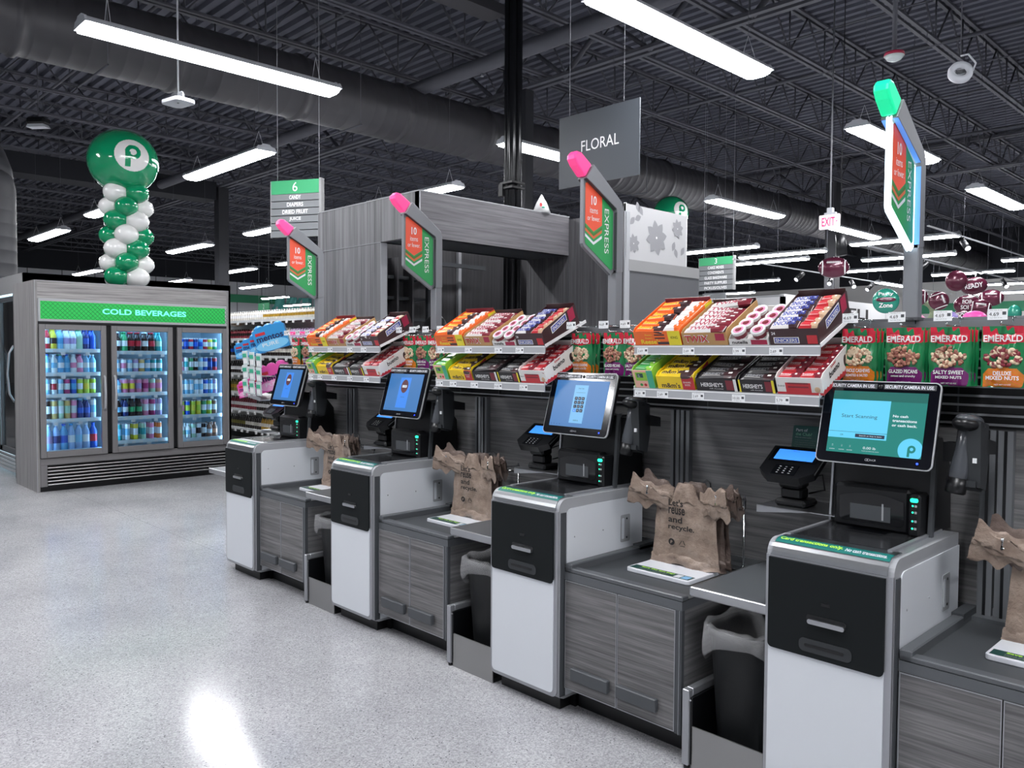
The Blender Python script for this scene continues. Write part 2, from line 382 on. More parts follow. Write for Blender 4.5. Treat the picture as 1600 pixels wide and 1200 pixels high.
# ------------------------------------------------------------ strip lights
FIX = [('Y', -7.43, 3.41, 4.3), ('X', -11.45, 5.32, 4.3), ('Y', -4.03, 6.01, 4.3), ('Y', -7.63, 8.48, 4.3), ('Y', -7.85, 13.71, 4.3), ('Y', -4.13, 10.91, 4.3), ('Y', -4.27, 15.8, 4.3), ('X', -21.37, 5.56, 4.3), ('X', -21.4, 8.9, 4.3), ('X', -16.59, 8.79, 4.3), ('X', -11.35, 8.62, 4.3), ('Y', -7.68, 17.96, 4.3), ('X', -11.57, 18.61, 4.3), ('X', -10.74, 20.61, 4.3), ('X', -11.87, 21.97, 4.3), ('X', -15.68, 27.57, 4.3), ('X', -19.35, 32.41, 4.3), ('X', -7.35, 19.97, 4.3), ('X', -8.52, 23.48, 4.3), ('X', -10.79, 26.31, 4.3), ('Y', -12.25, 32.16, 4.3), ('X', -8.63, 29.42, 4.3), ('X', -5.69, 26.19, 4.3), ('X', -8.64, 34.67, 4.3), ('X', -9.62, 36.6, 4.1), ('X', -26.18, 12.5, 4.3), ('X', -31.97, 12.77, 4.3), ('X', -31.95, 16.07, 4.3), ('X', -37.84, 20.09, 4.3), ('X', -39.68, 22.34, 4.1), ('X', -16.47, 5.38, 4.3), ('X', -22.03, 12.49, 4.3), ('X', -30.62, 9.17, 4.3),
       ('Y', -4.03, 1.0, 4.3), ('Y', -.5, 1.2, 4.3), ('Y', -.5, 6.1, 4.3), ('Y', -.5, 11, 4.3), ('Y', 3, 2, 4.3), ('Y', -7.43, -1.6, 4.3), ('X', -16.4, 1.8, 4.3), ('Y', -10.9, .4, 4.3), ('Y', -.5, -4, 4.3), ('X', -21.4, 1.8, 4.3)]
FIXL = ['strip light above the aisle in front of the booth', 'strip light sloping over the balloon column and cooler', 'brightest strip light, cut by the top of the picture', 'strip light behind the dark pipe bundle and the floral sign', 'strip light level with the round duct beside the floral sign', 'strip light behind the green tipped lane sign', 'strip light at the edge of the picture beyond the green tipped sign', 'strip light between the elbow duct and the balloon column', 'strip light just above the cooler top', 'strip light partly hidden by the number 6 sign', 'strip light peeking over the corner of the booth', 'strip light below the EXIT sign']
b_ = MB(); h = 1.22
b_.prism([(-.15, 0), (-.11, .05), (-.05, .075), (.05, .075), (.11, .05), (.15, 0)], 1, -h, h, 'fixture')
for s_ in (-h, h-.02): b_.prism([(-.155, -.005), (-.12, .055), (-.07, .06), (-.05, .085), (.05, .085), (.07, .06), (.12, .055), (.155, -.005)], 1, s_, s_+.02, 'fixture')
house = b_
b2 = MB().prism([(-.14, -.001), (-.12, -.03), (-.06, -.045), (.06, -.045), (.12, -.03), (.14, -.001)], 1, -h+.02, h-.02, 'diffuser')
b3 = MB()
for y in (0,):
    for s_ in (-.08, .08): b3.cyl((s_, y, .06), (0, y, .3), .003, 'fixture', 4)
    b3.cyl((0, y, .3), (0, y, 3.04), .003, 'ceil_steel', 4)
proto = thing('strip_light', 'x', 'ceiling light', group='suspended strip lights')
house.build('housing', proto); b2.build('diffuser', proto)
hg = b3.build('hanger', proto); hg.location = (0, 1.0, 0); h2_ = hg.copy(); COL.objects.link(h2_); h2_.location = (0, -1.0, 0)
for i, (ax, x, y, z) in enumerate(FIX):
    if i < len(FIXL): lb = 'white '+FIXL[i]
    elif i < 33:
        lb = 'distant strip light over the %s, %s in order of distance' % (('balloons and deli', ORD[i-11]) if i < 25 else ('aisles behind the cooler', ORD[i-24]))
    else: lb = 'unseen strip light over the open floor before the lanes, %s of those' % ORD[i-32]
    o = proto if i == 0 else dup(proto)
    o['label'] = lb; o.location = (x, y, z); o.rotation_euler[2] = 0 if ax == 'Y' else math.pi/2
# ============================================================ the self checkout row
KX = [-5.649, -4.23, -2.811, -1.392]; KY = 2.61; WY = 3.30
LANE = ['the lane nearest the cooler', 'the second lane from the cooler', 'the lane with the number pad screen', 'the lane with the Start Scanning screen']
SHORT = ['lane nearest the cooler', 'second lane from cooler', 'number pad lane', 'Start Scanning lane']
mat('scr_green', '1c8f86', .3, emit=.75); mat('scr_teal2', '1a7f76', .3, emit=.6); mat('scr_cyan', '62cdf3', .3, emit=1.0); mat('scr_navy', '23426e', .4, emit=.3); mat('scr_blue', '3f93ea', .3, emit=.8); mat('scr_blue2', '3b8bf0', .3, emit=.95)
mat('scr_lblue', '76bdf0', .3, emit=.9); mat('scr_red', '7c2d3c', .4, emit=.4); mat('scr_white', 'e8f6ff', .4, emit=.9); mat('led_green', '1fe0a0', emit=2.5); mat('led_dblue', '1f3cff', emit=4); mat('txt_gray', '23404c', .6)
mat('bezel', '0a0b12', .12, coat=.5)
# back wall of the lanes, wood panels between slim double posts
x0, x1 = -5.62, 1.6
b_ = MB(); b_.box(x0, x1, WY, WY+.05, .02, 1.72, 'wood_wall'); b_.box(x0, x1, WY-.012, WY, .655, .68, 'alu'); b_.box(x0, x1, WY-.015, WY+.07, 1.722, 1.74, 'gray')
b_.build('partition_wall', kind='structure')
for i, x in enumerate([k-.815 for k in KX[1:]]+[KX[3]+.53]):
    b_ = MB()
    for dx in (-.028, .028): b_.box(dx-.024, dx+.024, -.03, 0, 0, 1.33, 'gray'); b_.box(dx-.005, dx+.005, -.033, -.03, 0, 1.33, 'black')
    tag(b_.build('wall_post'), 'grey slotted double wall post behind the bags of the '+SHORT[i], 'post', 'slotted wall posts', (x, WY, 0))
# grid of thin horizontal wires and plates carrying shelves and hooks
segs = [(-5.60, -4.2), (-4.2, -2.78), (-2.78, -1.36), (-1.36, .06), (.06, 1.48)]
for i, (a, c_) in enumerate(segs):
    b_ = MB(); z = 1.345
    while z < 1.70: b_.box(.004, c_-a-.004, -.016, -.006, z, z+.008, 'silver'); z += .034
    for x in (.02, .36, .71, 1.06, c_-a-.02): b_.box(x-.003, x+.003, -.006, 0, 1.34, 1.7, 'dgray')
    b_.box(.004, c_-a-.004, -.004, -.0005, 1.335, 1.70, 'black')
    b_.box(0, c_-a, -.05, -.02, 1.690, 1.728, 'alu')
    tag(b_.build('slat_grid'), 'black wire slat grid with grey top rail, %s from the cooler' % ORD[i+1], 'slat wall', 'slat grids', (a, WY-.003, 0))

def panel_curve(y, z, r): return [(y+r-r*math.cos(math.pi/2*i/6), z-r+r*math.sin(math.pi/2*i/6)) for i in range(7)]
W = .43; H = .955; D = .60
def make_kiosk():
    t = thing('checkout_kiosk', 'x', 'self checkout', (KX[3], KY, 0), group='self checkout kiosks')
    b_ = MB(); b_.box(.02, W-.03, .05, .6, 0, .06, 'black'); b_.box(.05, W+.0, .12, .6, 0, .055, 'black'); b_.build('plinth', t)
    # carcass: side profile with a rounded top front and rounded bottom front corner
    prof = [(.0, .10)]+[(.0+.0, H-.05)]+panel_curve(0, H, .05)[1:]+[(D, H), (D, .06), (.04, .06), (.012, .072)]
    b_ = MB(); b_.prism(prof, 0, .012, W-.012, 'silver', 'edge_gray')
    b_.build('body', t)
    for nm, xa, xb in (('side_panel', -.0, .012), ('side_panel', W-.012, W)):
        b_ = MB()
        b_.prism(prof, 0, xa, xb, 'lgray')
        out = xb > .1
        e0, e1 = (xb, xb+.004) if out else (xa-.004, xa)
        # dark strip behind the front edge, then the white side panel
        b_.box(e0 if out else e0, e1, .012, .045, .075, H-.06, 'dgray')
        q = rrect(.05, D+.0, .075, H-.045, .03, corners=(0, 0, 0, 1)); b_.prism(q, 0, e0, e1, 'panel_white')
        if out:
            b_.prism(rrect(.43, .50, .70, .83, .008), 0, e1, e1+.002, 'lgray'); b_.prism(rrect(.437, .455, .715, .815, .006), 0, e1+.002, e1+.0032, 'panel_white')
            for z in (.72, .81): b_.cyl((e1+.002, .475, z), (e1+.004, .475, z), .005, 'black', 8)
            for y, z in ((.1, .78), (.1, .2), (.5, .55), (.3, .2), (.3, .78)): b_.cyl((e1, y, z), (e1+.002, y, z), .004, 'lgray', 8)
        b_.build(nm, t)
    # front face trim with the black upper door and white lower door
    b_ = MB(); q = rrect(0, W, .075, H-.052, .03, corners=(1, 1, 0, 0)); b_.prism(q, 1, -.006, .004, 'silver'); b_.build('front_trim', t)
    b_ = MB(); q = rrect(.014, W-.022, .092, .60, .02, corners=(1, 1, 0, 0)); b_.prism(q, 1, -.010, -.006, 'panel_white'); b_.build('lower_door', t)
    b_ = MB(); q = rrect(.014, W-.022, .582, H-.058, .016, corners=(1, 1, 0, 0)); b_.prism(q, 1, -.016, -.0062, 'char_panel'); ud = b_.build('upper_door', t)
    b_ = MB(); b_.prism(rrect(.155, .29, .705, .728, .009), 1, -.018, -.016, 'black'); b_.prism(rrect(.163, .288, .70, .716, .007), 1, -.03, -.016, 'steel'); b_.build('slot_handle', ud)
    b_ = MB(); b_.prism(rrect(.13, .31, .60, .645, .018), 1, -.0185, -.016, 'charcoal'); b_.prism(rrect(.15, .285, .617, .628, .005), 1, -.0195, -.0185, 'black')
    b_.build('card_slot', ud); b_ = MB(); b_.box(.205, .235, -.018, -.016, .765, .775, 'black'); b_.build('key_slot', ud)
    # top: curved steel lip, scale plate and glass
    b_ = MB(); pc = panel_curve(-.004, H+.004, .055)
    b_.prism(pc+[(.115, H+.004), (.115, H-.02), (.02, H-.055)], 0, .02, W-.02, 'steel'); b_.build('top_lip', t)
    b_ = MB(); b_.box(.035, W-.06, .12, .55, H, H+.005, 'scale_plate', .002); b_.box(.02, .034, .1, .57, H, H+.009, 'silver'); b_.box(W-.06, W-.045, .1, .57, H, H+.009, 'silver')
    b_.box(.13, .27, .30, .46, H+.005, H+.0058, 'black_gloss'); sp_ = b_.build('scale_plate', t)
    b_ = MB()
    def wrap(x, s__, o=0):
        r = .055+o
        if s__ < .0528: a_ = math.radians(35)+s__/.055; return (x, .051-r*math.cos(a_), H-.051+r*math.sin(a_))
        return (x, .051+s__-.0528, H-.051+r)
    for k in range(8): s0_, s1_ = .014+k*.0062, .014+(k+1)*.0062; b_.poly([wrap(.021, s0_, .0006), wrap(W-.021, s0_, .0006), wrap(W-.021, s1_, .0006), wrap(.021, s1_, .0006)], 'sign_teal')
    for tx, x_, s_, h_, w_, m_ in (('Card transactions only.', .032, .024, .026, .22, 'lime'), ('No cash transactions.', .262, .025, .019, .135, 'white')):
        vs_, fs_, tw_, th_ = text_geo(tx, True); b_.add([wrap(x_+p*w_/tw_, s_+q*h_/th_, .0014) for p, q in vs_], fs_, m_)
    b_.build('top_decal', t)
    # tower
    b_ = MB(); pr = [(.44, H), (.47, 1.30), (.56, 1.30), (.66, 1.18), (.67, H)]
    b_.prism(pr, 0, .03, W-.05, 'black'); 
    b_.prism([(.432, H), (.462, 1.31), (.475, 1.31), (.445, H)], 0, .022, .030, 'silver'); b_.prism([(.43, H), (.46, 1.31), (.48, 1.31), (.45, H)], 0, W-.05, W-.035, 'dgray')
    b_.build('tower', t)
    # bioptic scanner window
    b_ = MB(); b_.box(.06, .335, .385, .46, H+.004, 1.12, 'black', .012); b_.box(.335, .375, .37, .46, H+.004, 1.11, 'black', .008)
    b_.add(*_arch(.085, .315, .383, .985, 1.10), 'black_gloss')
    b_.box(.125, .27, .3815, .3825, .995, 1.05, 'dgray'); b_.box(.24, .246, .380, .3815, 1.0, 1.06, 'lgray')
    sc_ = b_.build('scanner', t)
    b_ = MB(); b_.prism(rrect(.342, .368, 1.083, 1.097, .006), 1, .366, .3702, 'led_green')
    for z in (1.07, 1.047, 1.016, .99): b_.ball((.35, .3695, z), (.0035, .001, .0035), 'led_green', 8, 5); b_.prism(rrect(.356, .364, z-.004, z+.004, .001), 1, .369, .3701, 'lgray')
    b_.build('indicator_lights', sc_)
    return t
def _arch(x0, x1, y, z0, z1):
    pts = []; n_ = 10
    for i in range(n_+1): u = i/n_; pts.append((x0+(x1-x0)*u, y, z1-.02*(2*u-1)**2-.006))
    vs = [(x0, y, z0+.01), (x0+.01, y, z0), (x1-.01, y, z0), (x1, y, z0+.01)]+pts[::-1]
    return vs, [tuple(range(len(vs)))]
mat('scale_plate', '3a3b3e', .18, metal=.6); mat('sign_teal', '17706a', .4)
ks = make_kiosk(); kiosks = []
for i in (3, 2, 1, 0):
    k = ks if i == 3 else dup(ks)
    k.location = (KX[i], KY, 0); k['label'] = 'white and black self checkout kiosk of '+LANE[i]
    kiosks.append(k)
# touch screen monitors: separate, each shows something else
MW, MH = .405, .305
def monitor(i):
    t = thing('touch_monitor', ['flat touch monitor with a red circle on blue, nearest the cooler', 'flat touch monitor with a red circle on blue, between the two other blue screens', 'flat touch monitor showing a number pad on a blue screen', 'flat touch monitor with a green and cyan Start Scanning screen'][i], 'monitor', (KX[i]+.215, KY+.335, 1.205), group='touch monitors')
    t.rotation_euler = (-math.radians(16), 0, 0)
    hw = MW/2
    b_ = MB(); b_.prism(rrect(-hw-.004, hw+.004, -.004, MH+.004, .021), 1, -.002, .006, 'monitor_rim'); b_.prism(rrect(-hw, hw, 0, MH, .02), 1, .006, .028, 'black'); b_.prism(rrect(-.14, .14, .03, .25, .02), 1, .028, .06, 'black'); b_.cyl((0, .05, .12), (0, .115, .09), .035, 'black', 12); b_.build('housing', t)
    b_ = MB(); b_.prism(rrect(-hw, hw, 0, MH, .018), 1, -.004, .0, 'bezel')
    b_.ball((.0, -.004, MH-.016), (.009, .004, .009), 'black_gloss', 12, 8)
    b_.text('NCR', (-.002, -.0042, .012), (1, 0, 0), (0, 0, 1), .007, 'lgray', w=.02)
    for dx in (-.016, -.009): b_.tube([(dx+.005*math.cos(a*.7), -.0045, .0155+.0042*math.sin(a*.7)) for a in range(10)], .0007, 'lgray', 4)
    b_.ball((hw-.045, -.0045, .018), (.004, .001, .004), 'led_dblue', 8, 5); b_.build('bezel', t)
    b_ = MB(); b_.quad((-hw+.012, -.0044, MH-.026), (hw-.024, 0, 0), (0, 0, .020), 'label_gray'); b_.quad((.012, -.0044, MH-.026), (hw-.024, 0, 0), (0, 0, .020), 'label_gray')
    for xx in (-hw+.015, .016): b_.text('SECURITY CAMERA IN USE.', (xx, -.0048, MH-.0225), (1, 0, 0), (0, 0, 1), .0125, 'scr_white' if 0 else 'white', w=.168, bold=True)
    b_.build('warning_label', t)
    b_ = MB(); s0, s1, z0, z1 = -hw+.035, hw-.035, .035, MH-.037; y = -.0046
    U, Z = (1, 0, 0), (0, 0, 1)
    if i == 3:
        b_.quad((s0, y, z0), (s1-s0, 0, 0), (0, 0, z1-z0), 'scr_green'); b_.quad((s0, y-.0002, z1-.035), (s1-s0, 0, 0), (0, 0, .035), 'scr_teal2')
        b_.quad((s0, y-.0006, z0+.055), (.212, 0, 0), (0, 0, .145), 'scr_cyan'); b_.quad((s0, y-.0008, z0+.078), (.212, 0, 0), (0, 0, .0012), 'scr_navy')
        b_.text('Start Scanning', (s0+.106, y-.001, z0+.128), U, Z, .017, 'txt_gray', 'C', w=.13)
        b_.quad((s0+.1, y-.0009, z0+.06), (.105, 0, 0), (0, 0, .013), 'scr_navy'); b_.text('Search or Key in Item', (s0+.115, y-.0012, z0+.063), U, Z, .006, 'scr_white', w=.08)
        b_.text('OR', (s0+.045, y-.001, z0+.063), U, Z, .006, 'txt_gray')
        for k, s_ in enumerate(('No cash', 'transactions', 'or cash back.')): b_.text(s_, (s0+.225, y-.001, z0+.142-.0165*k), U, Z, .0095, 'scr_white', w=(.052, .083, .085)[k], bold=True)
        b_.text('0.00 lb', (s0+.135, y-.001, z0+.018), U, Z, .009, 'scr_white', w=.045); b_.text('Look up items by name', (s0+.132, y-.001, z0+.009), U, Z, .004, 'scr_white', w=.06)
        for xx in (.02, .055, .085): b_.text('::', (s0+xx, y-.001, z0+.022), U, Z, .006, 'scr_white'); b_.text('assist', (s0+xx-.008, y-.001, z0+.009), U, Z, .0035, 'scr_white', w=.02)
        # quarter disc with the round letter mark
        c_ = (s1-.038, z0+.028); pts = []
        for k in range(36):
            a = 2*math.pi*k/36; pts.append((min(c_[0]+.042*math.cos(a), s1), y-.0006, max(c_[1]+.042*math.sin(a), z0)))
        b_.poly(pts, 'scr_cyan'); letter_p(b_, (c_[0]+.002, y-.0012, c_[1]-.002), .022, 'scr_green', 'scr_cyan')
    else:
        b_.quad((s0, y, z0), (s1-s0, 0, 0), (0, 0, z1-z0), 'scr_grad')
        cw = .085 if i == 2 else .105; cx = 0 if i == 2 else .0
        b_.quad((cx-cw/2, y-.0004, z0+.02), (cw, 0, 0), (0, 0, .19), 'scr_lblue' if i == 2 else 'scr_blue2')
        if i == 2:
            b_.text('Enter Code', (0, y-.0008, z0+.19), U, Z, .007, 'txt_gray', 'C', w=.035); b_.quad((-.03, y-.0008, z0+.172), (.06, 0, 0), (0, 0, .001), 'txt_gray')
            for r_ in range(4):
                for c_ in range(3): b_.prism(rrect(-.031+c_*.022, -.031+c_*.022+.018, z0+.075+r_*.02, z0+.075+r_*.02+.016, .002), 1, y-.001, y-.0004, 'scr_navy' if (r_, c_) != (0, 0) else 'scr_blue2'); b_.text(str((9-3*(3-r_)+c_-2) % 10 or 0), (-.024+c_*.022, y-.0013, z0+.079+r_*.02), U, Z, .007, 'scr_white')
            b_.text('0.00 lb', (0, y-.0008, z0+.03), U, Z, .007, 'txt_gray', 'C', w=.03)
        else:
            b_.add(*[( [(cx+.034*math.cos(a*.2618), y-.0008, z0+.155+.042*math.sin(a*.2618)) for a in range(24)], [tuple(range(24))])][0], 'scr_red')
            b_.quad((cx-.022, y-.0012, z0+.147), (.044, 0, 0), (0, 0, .015), 'scr_white'); b_.text('CLOSED', (cx, y-.0016, z0+.151), U, Z, .007, 'scr_red', 'C', w=.036)
            b_.text('Lane closed', (cx, y-.0008, z0+.085), U, Z, .006, 'txt_gray', 'C', w=.035)
        for k in range(4): b_.text('o', (s0+.012+k*.018, y-.0008, z0+.008), U, Z, .005, 'scr_navy')
    b_.build('screen', t)
def letter_p(b_, c, r, ink, ground, U=(1, 0, 0), Z=(0, 0, 1)):
    # bold round-bowled letter mark: bowl ring open on the lower stem
    U, Z, c = Vector(U), Vector(Z), Vector(c); N_ = U.cross(Z).normalized()
    bo = c+Z*r*.25; n_ = 28
    out = [bo+U*(r*.1)+U*(r*.62*math.cos(2*math.pi*k/n_))+Z*(r*.62*math.sin(2*math.pi*k/n_)) for k in range(n_)]
    b_.poly(out, ink)
    b_.poly([c+U*x+Z*z for x, z in ((-r*.52, -r*1.0), (-r*.14, -r*1.0), (-r*.14, r*.3), (-r*.52, r*.3))], ink)
    b_.poly([bo+N_*.0006+U*(r*.12)+U*(r*.27*math.cos(2*math.pi*k/n_))+Z*(r*.27*math.sin(2*math.pi*k/n_)) for k in range(n_)], ground)
mat('monitor_rim', 'b4b6ba', .55, metal=.3); mat('label_gray', '3c3e42', .5)
m_ = mat('scr_grad', '4a93e0', .3, emit=.6)
for i in range(4): monitor(i)
# payment terminals on their steel arm shelves
def make_payment():
    t = thing('payment_terminal', 'x', 'card reader', group='payment terminals')
    b_ = MB(); b_.prism([(-.13, -.03), (-.105, -.028), (.12, -.0), (.2, -.0), (.2, 0), (-.13, 0)], 1, -.09, -.086, 'steel'); b_.prism([(-.13, -.004), (.2, -.004), (.2, 0), (-.13, 0)], 1, -.09, .16, 'steel'); b_.build('arm_shelf', t)
    b_ = MB(); b_.box(-.075, .055, -.05, .07, 0, .03, 'black', .01); b_.box(-.06, .03, -.03, .04, .03, .075, 'black', .008); b_.box(-.065, .035, -.045, .035, .075, .12, 'black', .01)
    b_.tube([(.03, .03, .11), (.08, .05, .13), (.09, .05, .07), (.03, .04, .05)], .004, 'black', 6); b_.build('stand', t)
    b_ = MB(); R = Matrix.Translation((-.02, -.01, .165)) @ Matrix.Rotation(math.radians(32), 4, 'X'); b_.M = R
    b_.prism([(-.07, -.095), (.07, -.095), (.115, -.055), (.115, .10), (-.115, .10), (-.115, -.055)], 2, -.02, .014, 'black')
    b_.box(-.1, .1, .0, .085, .014, .0155, 'black_gloss'); b_.box(-.055, .045, -.082, -.02, .014, .0155, 'black_gloss')
    for r_ in range(4):
        for c_ in range(3): b_.box(-.035+c_*.025, -.035+c_*.025+.008, -.073+r_*.013, -.069+r_*.013, .0155, .016, 'lgray')
    b_.box(.112, .1165, -.05, .09, .0, .006, 'silver')
    hd = b_.build('reader', t)
    b_ = MB(); b_.M = R; b_.box(-.083, .083, .012, .078, .0156, .0162, 'pay_screen'); b_.text('Welcome', (-.02, .066, .0164), (1, 0, 0), (0, 1, 0), .005, 'scr_navy'); b_.build('display', hd)
    b_ = MB(); b_.M = Matrix.Translation((-.0, .085, .205)) @ Matrix.Rotation(math.radians(-12), 4, 'X')
    b_.prism(rrect(-.075, .085, 0, .115, .006), 1, 0, .003, 'dkgreen2'); U, Z = (1, 0, 0), (0, 0, 1)
    b_.text('Part of', (-.062, 0, .09), U, Z, .0125, 'lgray', w=.05, bold=True); b_.text('the Club?', (-.062, 0, .073), U, Z, .0125, 'pay_txt', w=.07)
    b_.text('Enter your phone number', (-.062, 0, .063), U, Z, .0045, 'lgray', w=.07)
    for k in range(4): b_.text('to clip coupons and start saving now', (-.062, 0, .052-.009*k), U, Z, .0035, 'gray', w=.09-.01*(k % 2))
    b_.build('card_sign', t)
    return t
mat('pay_screen', '3f8ff5', emit=.9); mat('pay_dim', '27569c', emit=.35); mat('dkgreen2', '15433e', .5); mat('pay_txt', '6fa98a', .5)
pay = make_payment()
for i in (3, 2, 1, 0):
    p = pay if i == 3 else dup(pay); p.location = (KX[i]-.14, KY+.5, .985); p['label'] = 'black card payment terminal on a steel arm at '+LANE[i]
# hand scanners in their holsters
def make_hand():
    t = thing('hand_scanner', 'x', 'barcode scanner', group='hand scanners')
    b_ = MB(); b_.prism([(-.03, .135), (.05, .12), (.055, .0), (.035, -.085), (-.02, -.07)], 0, .012, .05, 'charcoal')
    b_.prism([(.02, .08), (.13, .06), (.13, .02), (.02, .03)], 0, -.02, .05, 'black'); b_.box(-.06, -.015, .0, .05, .0, .06, 'black')
    b_.prism([(-.03, -.07), (.03, -.09), (.03, -.07), (-.03, -.05)], 0, -.04, .04, 'charcoal'); b_.build('holster', t)
    b_ = MB(); b_.M = Matrix.Rotation(math.radians(-8), 4, 'X') @ Matrix.Rotation(math.radians(6), 4, 'Y')
    b_.ball((-.005, -.01, .12), (.044, .07, .026), 'black', 20, 10); b_.ball((-.005, -.012, .135), (.037, .06, .019), 'grip_gray', 20, 8)
    b_.lathe([(.02, -.08), (.026, -.075), (.027, -.02), (.023, .05), (.026, .11)], 'grip_gray', 14, c=(-.006, -.012, 0)); b_.lathe([(.024, -.1), (.029, -.095), (.029, -.05), (.026, -.05)], 'black', 14, c=(-.006, -.012, 0))
    g_ = b_.build('gun', t)
    b_ = MB(); b_.prism([(.03, .085), (.045, .1), (.04, .12)], 0, .034, .0405, 'led_green'); b_.box(.03, .0405, -.03, -.015, .005, .02, 'tag'); b_.build('status_light', t)
    return t
mat('grip_gray', '4a4d52', .25, coat=.3)
hs = make_hand()
for i in (3, 2, 1, 0):
    p = hs if i == 3 else dup(hs); p.location = (KX[i]+.49, KY+.44, 1.23); p.scale = (1.15, 1.1, 1.1); p['label'] = 'black hand scanner holstered beside the monitor, '+SHORT[i]
# bracket joining holster and tower belongs to the holster
# bagging counters
CW = .612
def make_counter():
    t = thing('bagging_counter', 'x', 'cabinet', group='bagging counters')
    yb = WY-.014-(KY+.035)
    b_ = MB(); b_.box(0, CW, .018, yb, .115, .6, 'wood_wall'); b_.box(0, CW, .1, yb, 0, .115, 'black'); b_.box(CW-.03, CW, .0, .018, .11, .6, 'dgray'); b_.box(CW-.012, CW-.008, -.003, 0, .11, .6, 'alu'); b_.build('body', t)
    b_ = MB(); b_.box(0, CW, .0, yb, .6, .635, 'counter'); b_.box(0, CW, .0, .045, .635, .655, 'counter', .004); b_.box(0, .04, .0, yb, .635, .672, 'counter', .004); b_.box(0, CW, yb-.06, yb, .635, .655, 'counter'); b_.box(0, .04, yb-.15, yb, .655, .68, 'dgray')
    b_.box(.04, CW, .045, yb-.06, .635, .64, 'counter_in'); b_.build('worktop', t)
    for k, (a, c_) in enumerate(((.004, .292), (.296, .582))):
        b_ = MB(); b_.box(a, c_, .0, .018, .115, .598, 'wood_h'); 
        for q in ((a, a+.003, -.002, 0, .115, .598), (c_-.003, c_, -.002, 0, .115, .598), (a, c_, -.002, 0, .115, .118), (a, c_, -.002, 0, .595, .598)): b_.box(*q, 'silver')
        d_ = b_.build('cabinet_door', t)
        b_ = MB(); xa = (.055, .262) if k == 0 else (.306, .508); b_.box(xa[0], xa[1], -.026, -.002, .17, .225, 'gray_handle', .004); b_.build('door_handle', d_)
    return t
mat('counter_in', '434649', .5); mat('gray_handle', '484b4f', .45)
ct = make_counter()
for i in (3, 2, 1, 0):
    p = ct if i == 3 else dup(ct); p.location = (KX[i]+.436, KY+.035, 0); p['label'] = 'grey wood bagging counter with two handled doors at the '+SHORT[i]
# steel shelf + low waste bay between counter and next kiosk
def make_shelf():
    t = thing('steel_shelf', 'x', 'shelf', group='steel overhang shelves')
    b_ = MB(); L_ = .318; b_.box(0, L_, .008, .668, .716, .722, 'counter', .002); b_.prism([(.0, .69), (.004, .684), (.01, .72), (.004, .722), (0, .72)], 0, 0, L_, 'steel'); b_.box(0, L_, -.003, .008, .686, .722, 'steel', .003); b_.box(-.004, 0, .0, .668, .69, .722, 'steel')
    b_.build('shelf_plate', t); b_ = MB(); b_.box(.02, L_-.01, .1, .66, .66, .688, 'dgray'); b_.build('bracket', t); return t
st = make_shelf()
for i, x in ((3, KX[2]+1.1), (2, KX[1]+1.1), (1, KX[0]+1.1), (0, KX[0]-.325)):
    p = st if i == 3 else dup(st); p.location = (x, KY+.012, -.008); p['label'] = 'steel edged shelf over the bin bay beside the kiosk, '+SHORT[i] if i else 'steel edged shelf stub at the far end of the lanes, by the cooler'
def make_bay():
    t = thing('bin_bay', 'x', 'bin holder', group='bin bays')
    b_ = MB(); b_.box(0, .03, 0, .03, .015, .31, 'silver', .003); b_.box(0, .03, .03, .62, .28, .31, 'silver', .003); b_.cyl((.015, .015, 0), (.015, .015, .015), .012, 'black', 8); b_.build('post', t)
    b_ = MB(); b_.box(.03, .04, .012, .62, .02, .28, 'black'); b_.box(.03, .335, .6, .61, .02, .68, 'black'); b_.ball((.033, .009, .27), .004, 'silver', 8, 5); b_.build('liner', t)
    b_ = MB(); b_.box(.036, .334, .012, .018, .0, .17, 'steel_brush'); b_.box(.036, .334, .018, .3, .0, .02, 'black'); b_.build('kick_plate', t); return t
mat('steel_brush', 'a5a5a4', .35, metal=.85)
by = make_bay()
for i in (3, 2, 1):
    p = by if i == 3 else dup(by); p.location = (KX[i-1]+1.068, KY+.012, 0); p['label'] = 'low steel and black bin bay beside the kiosk of the '+SHORT[i]
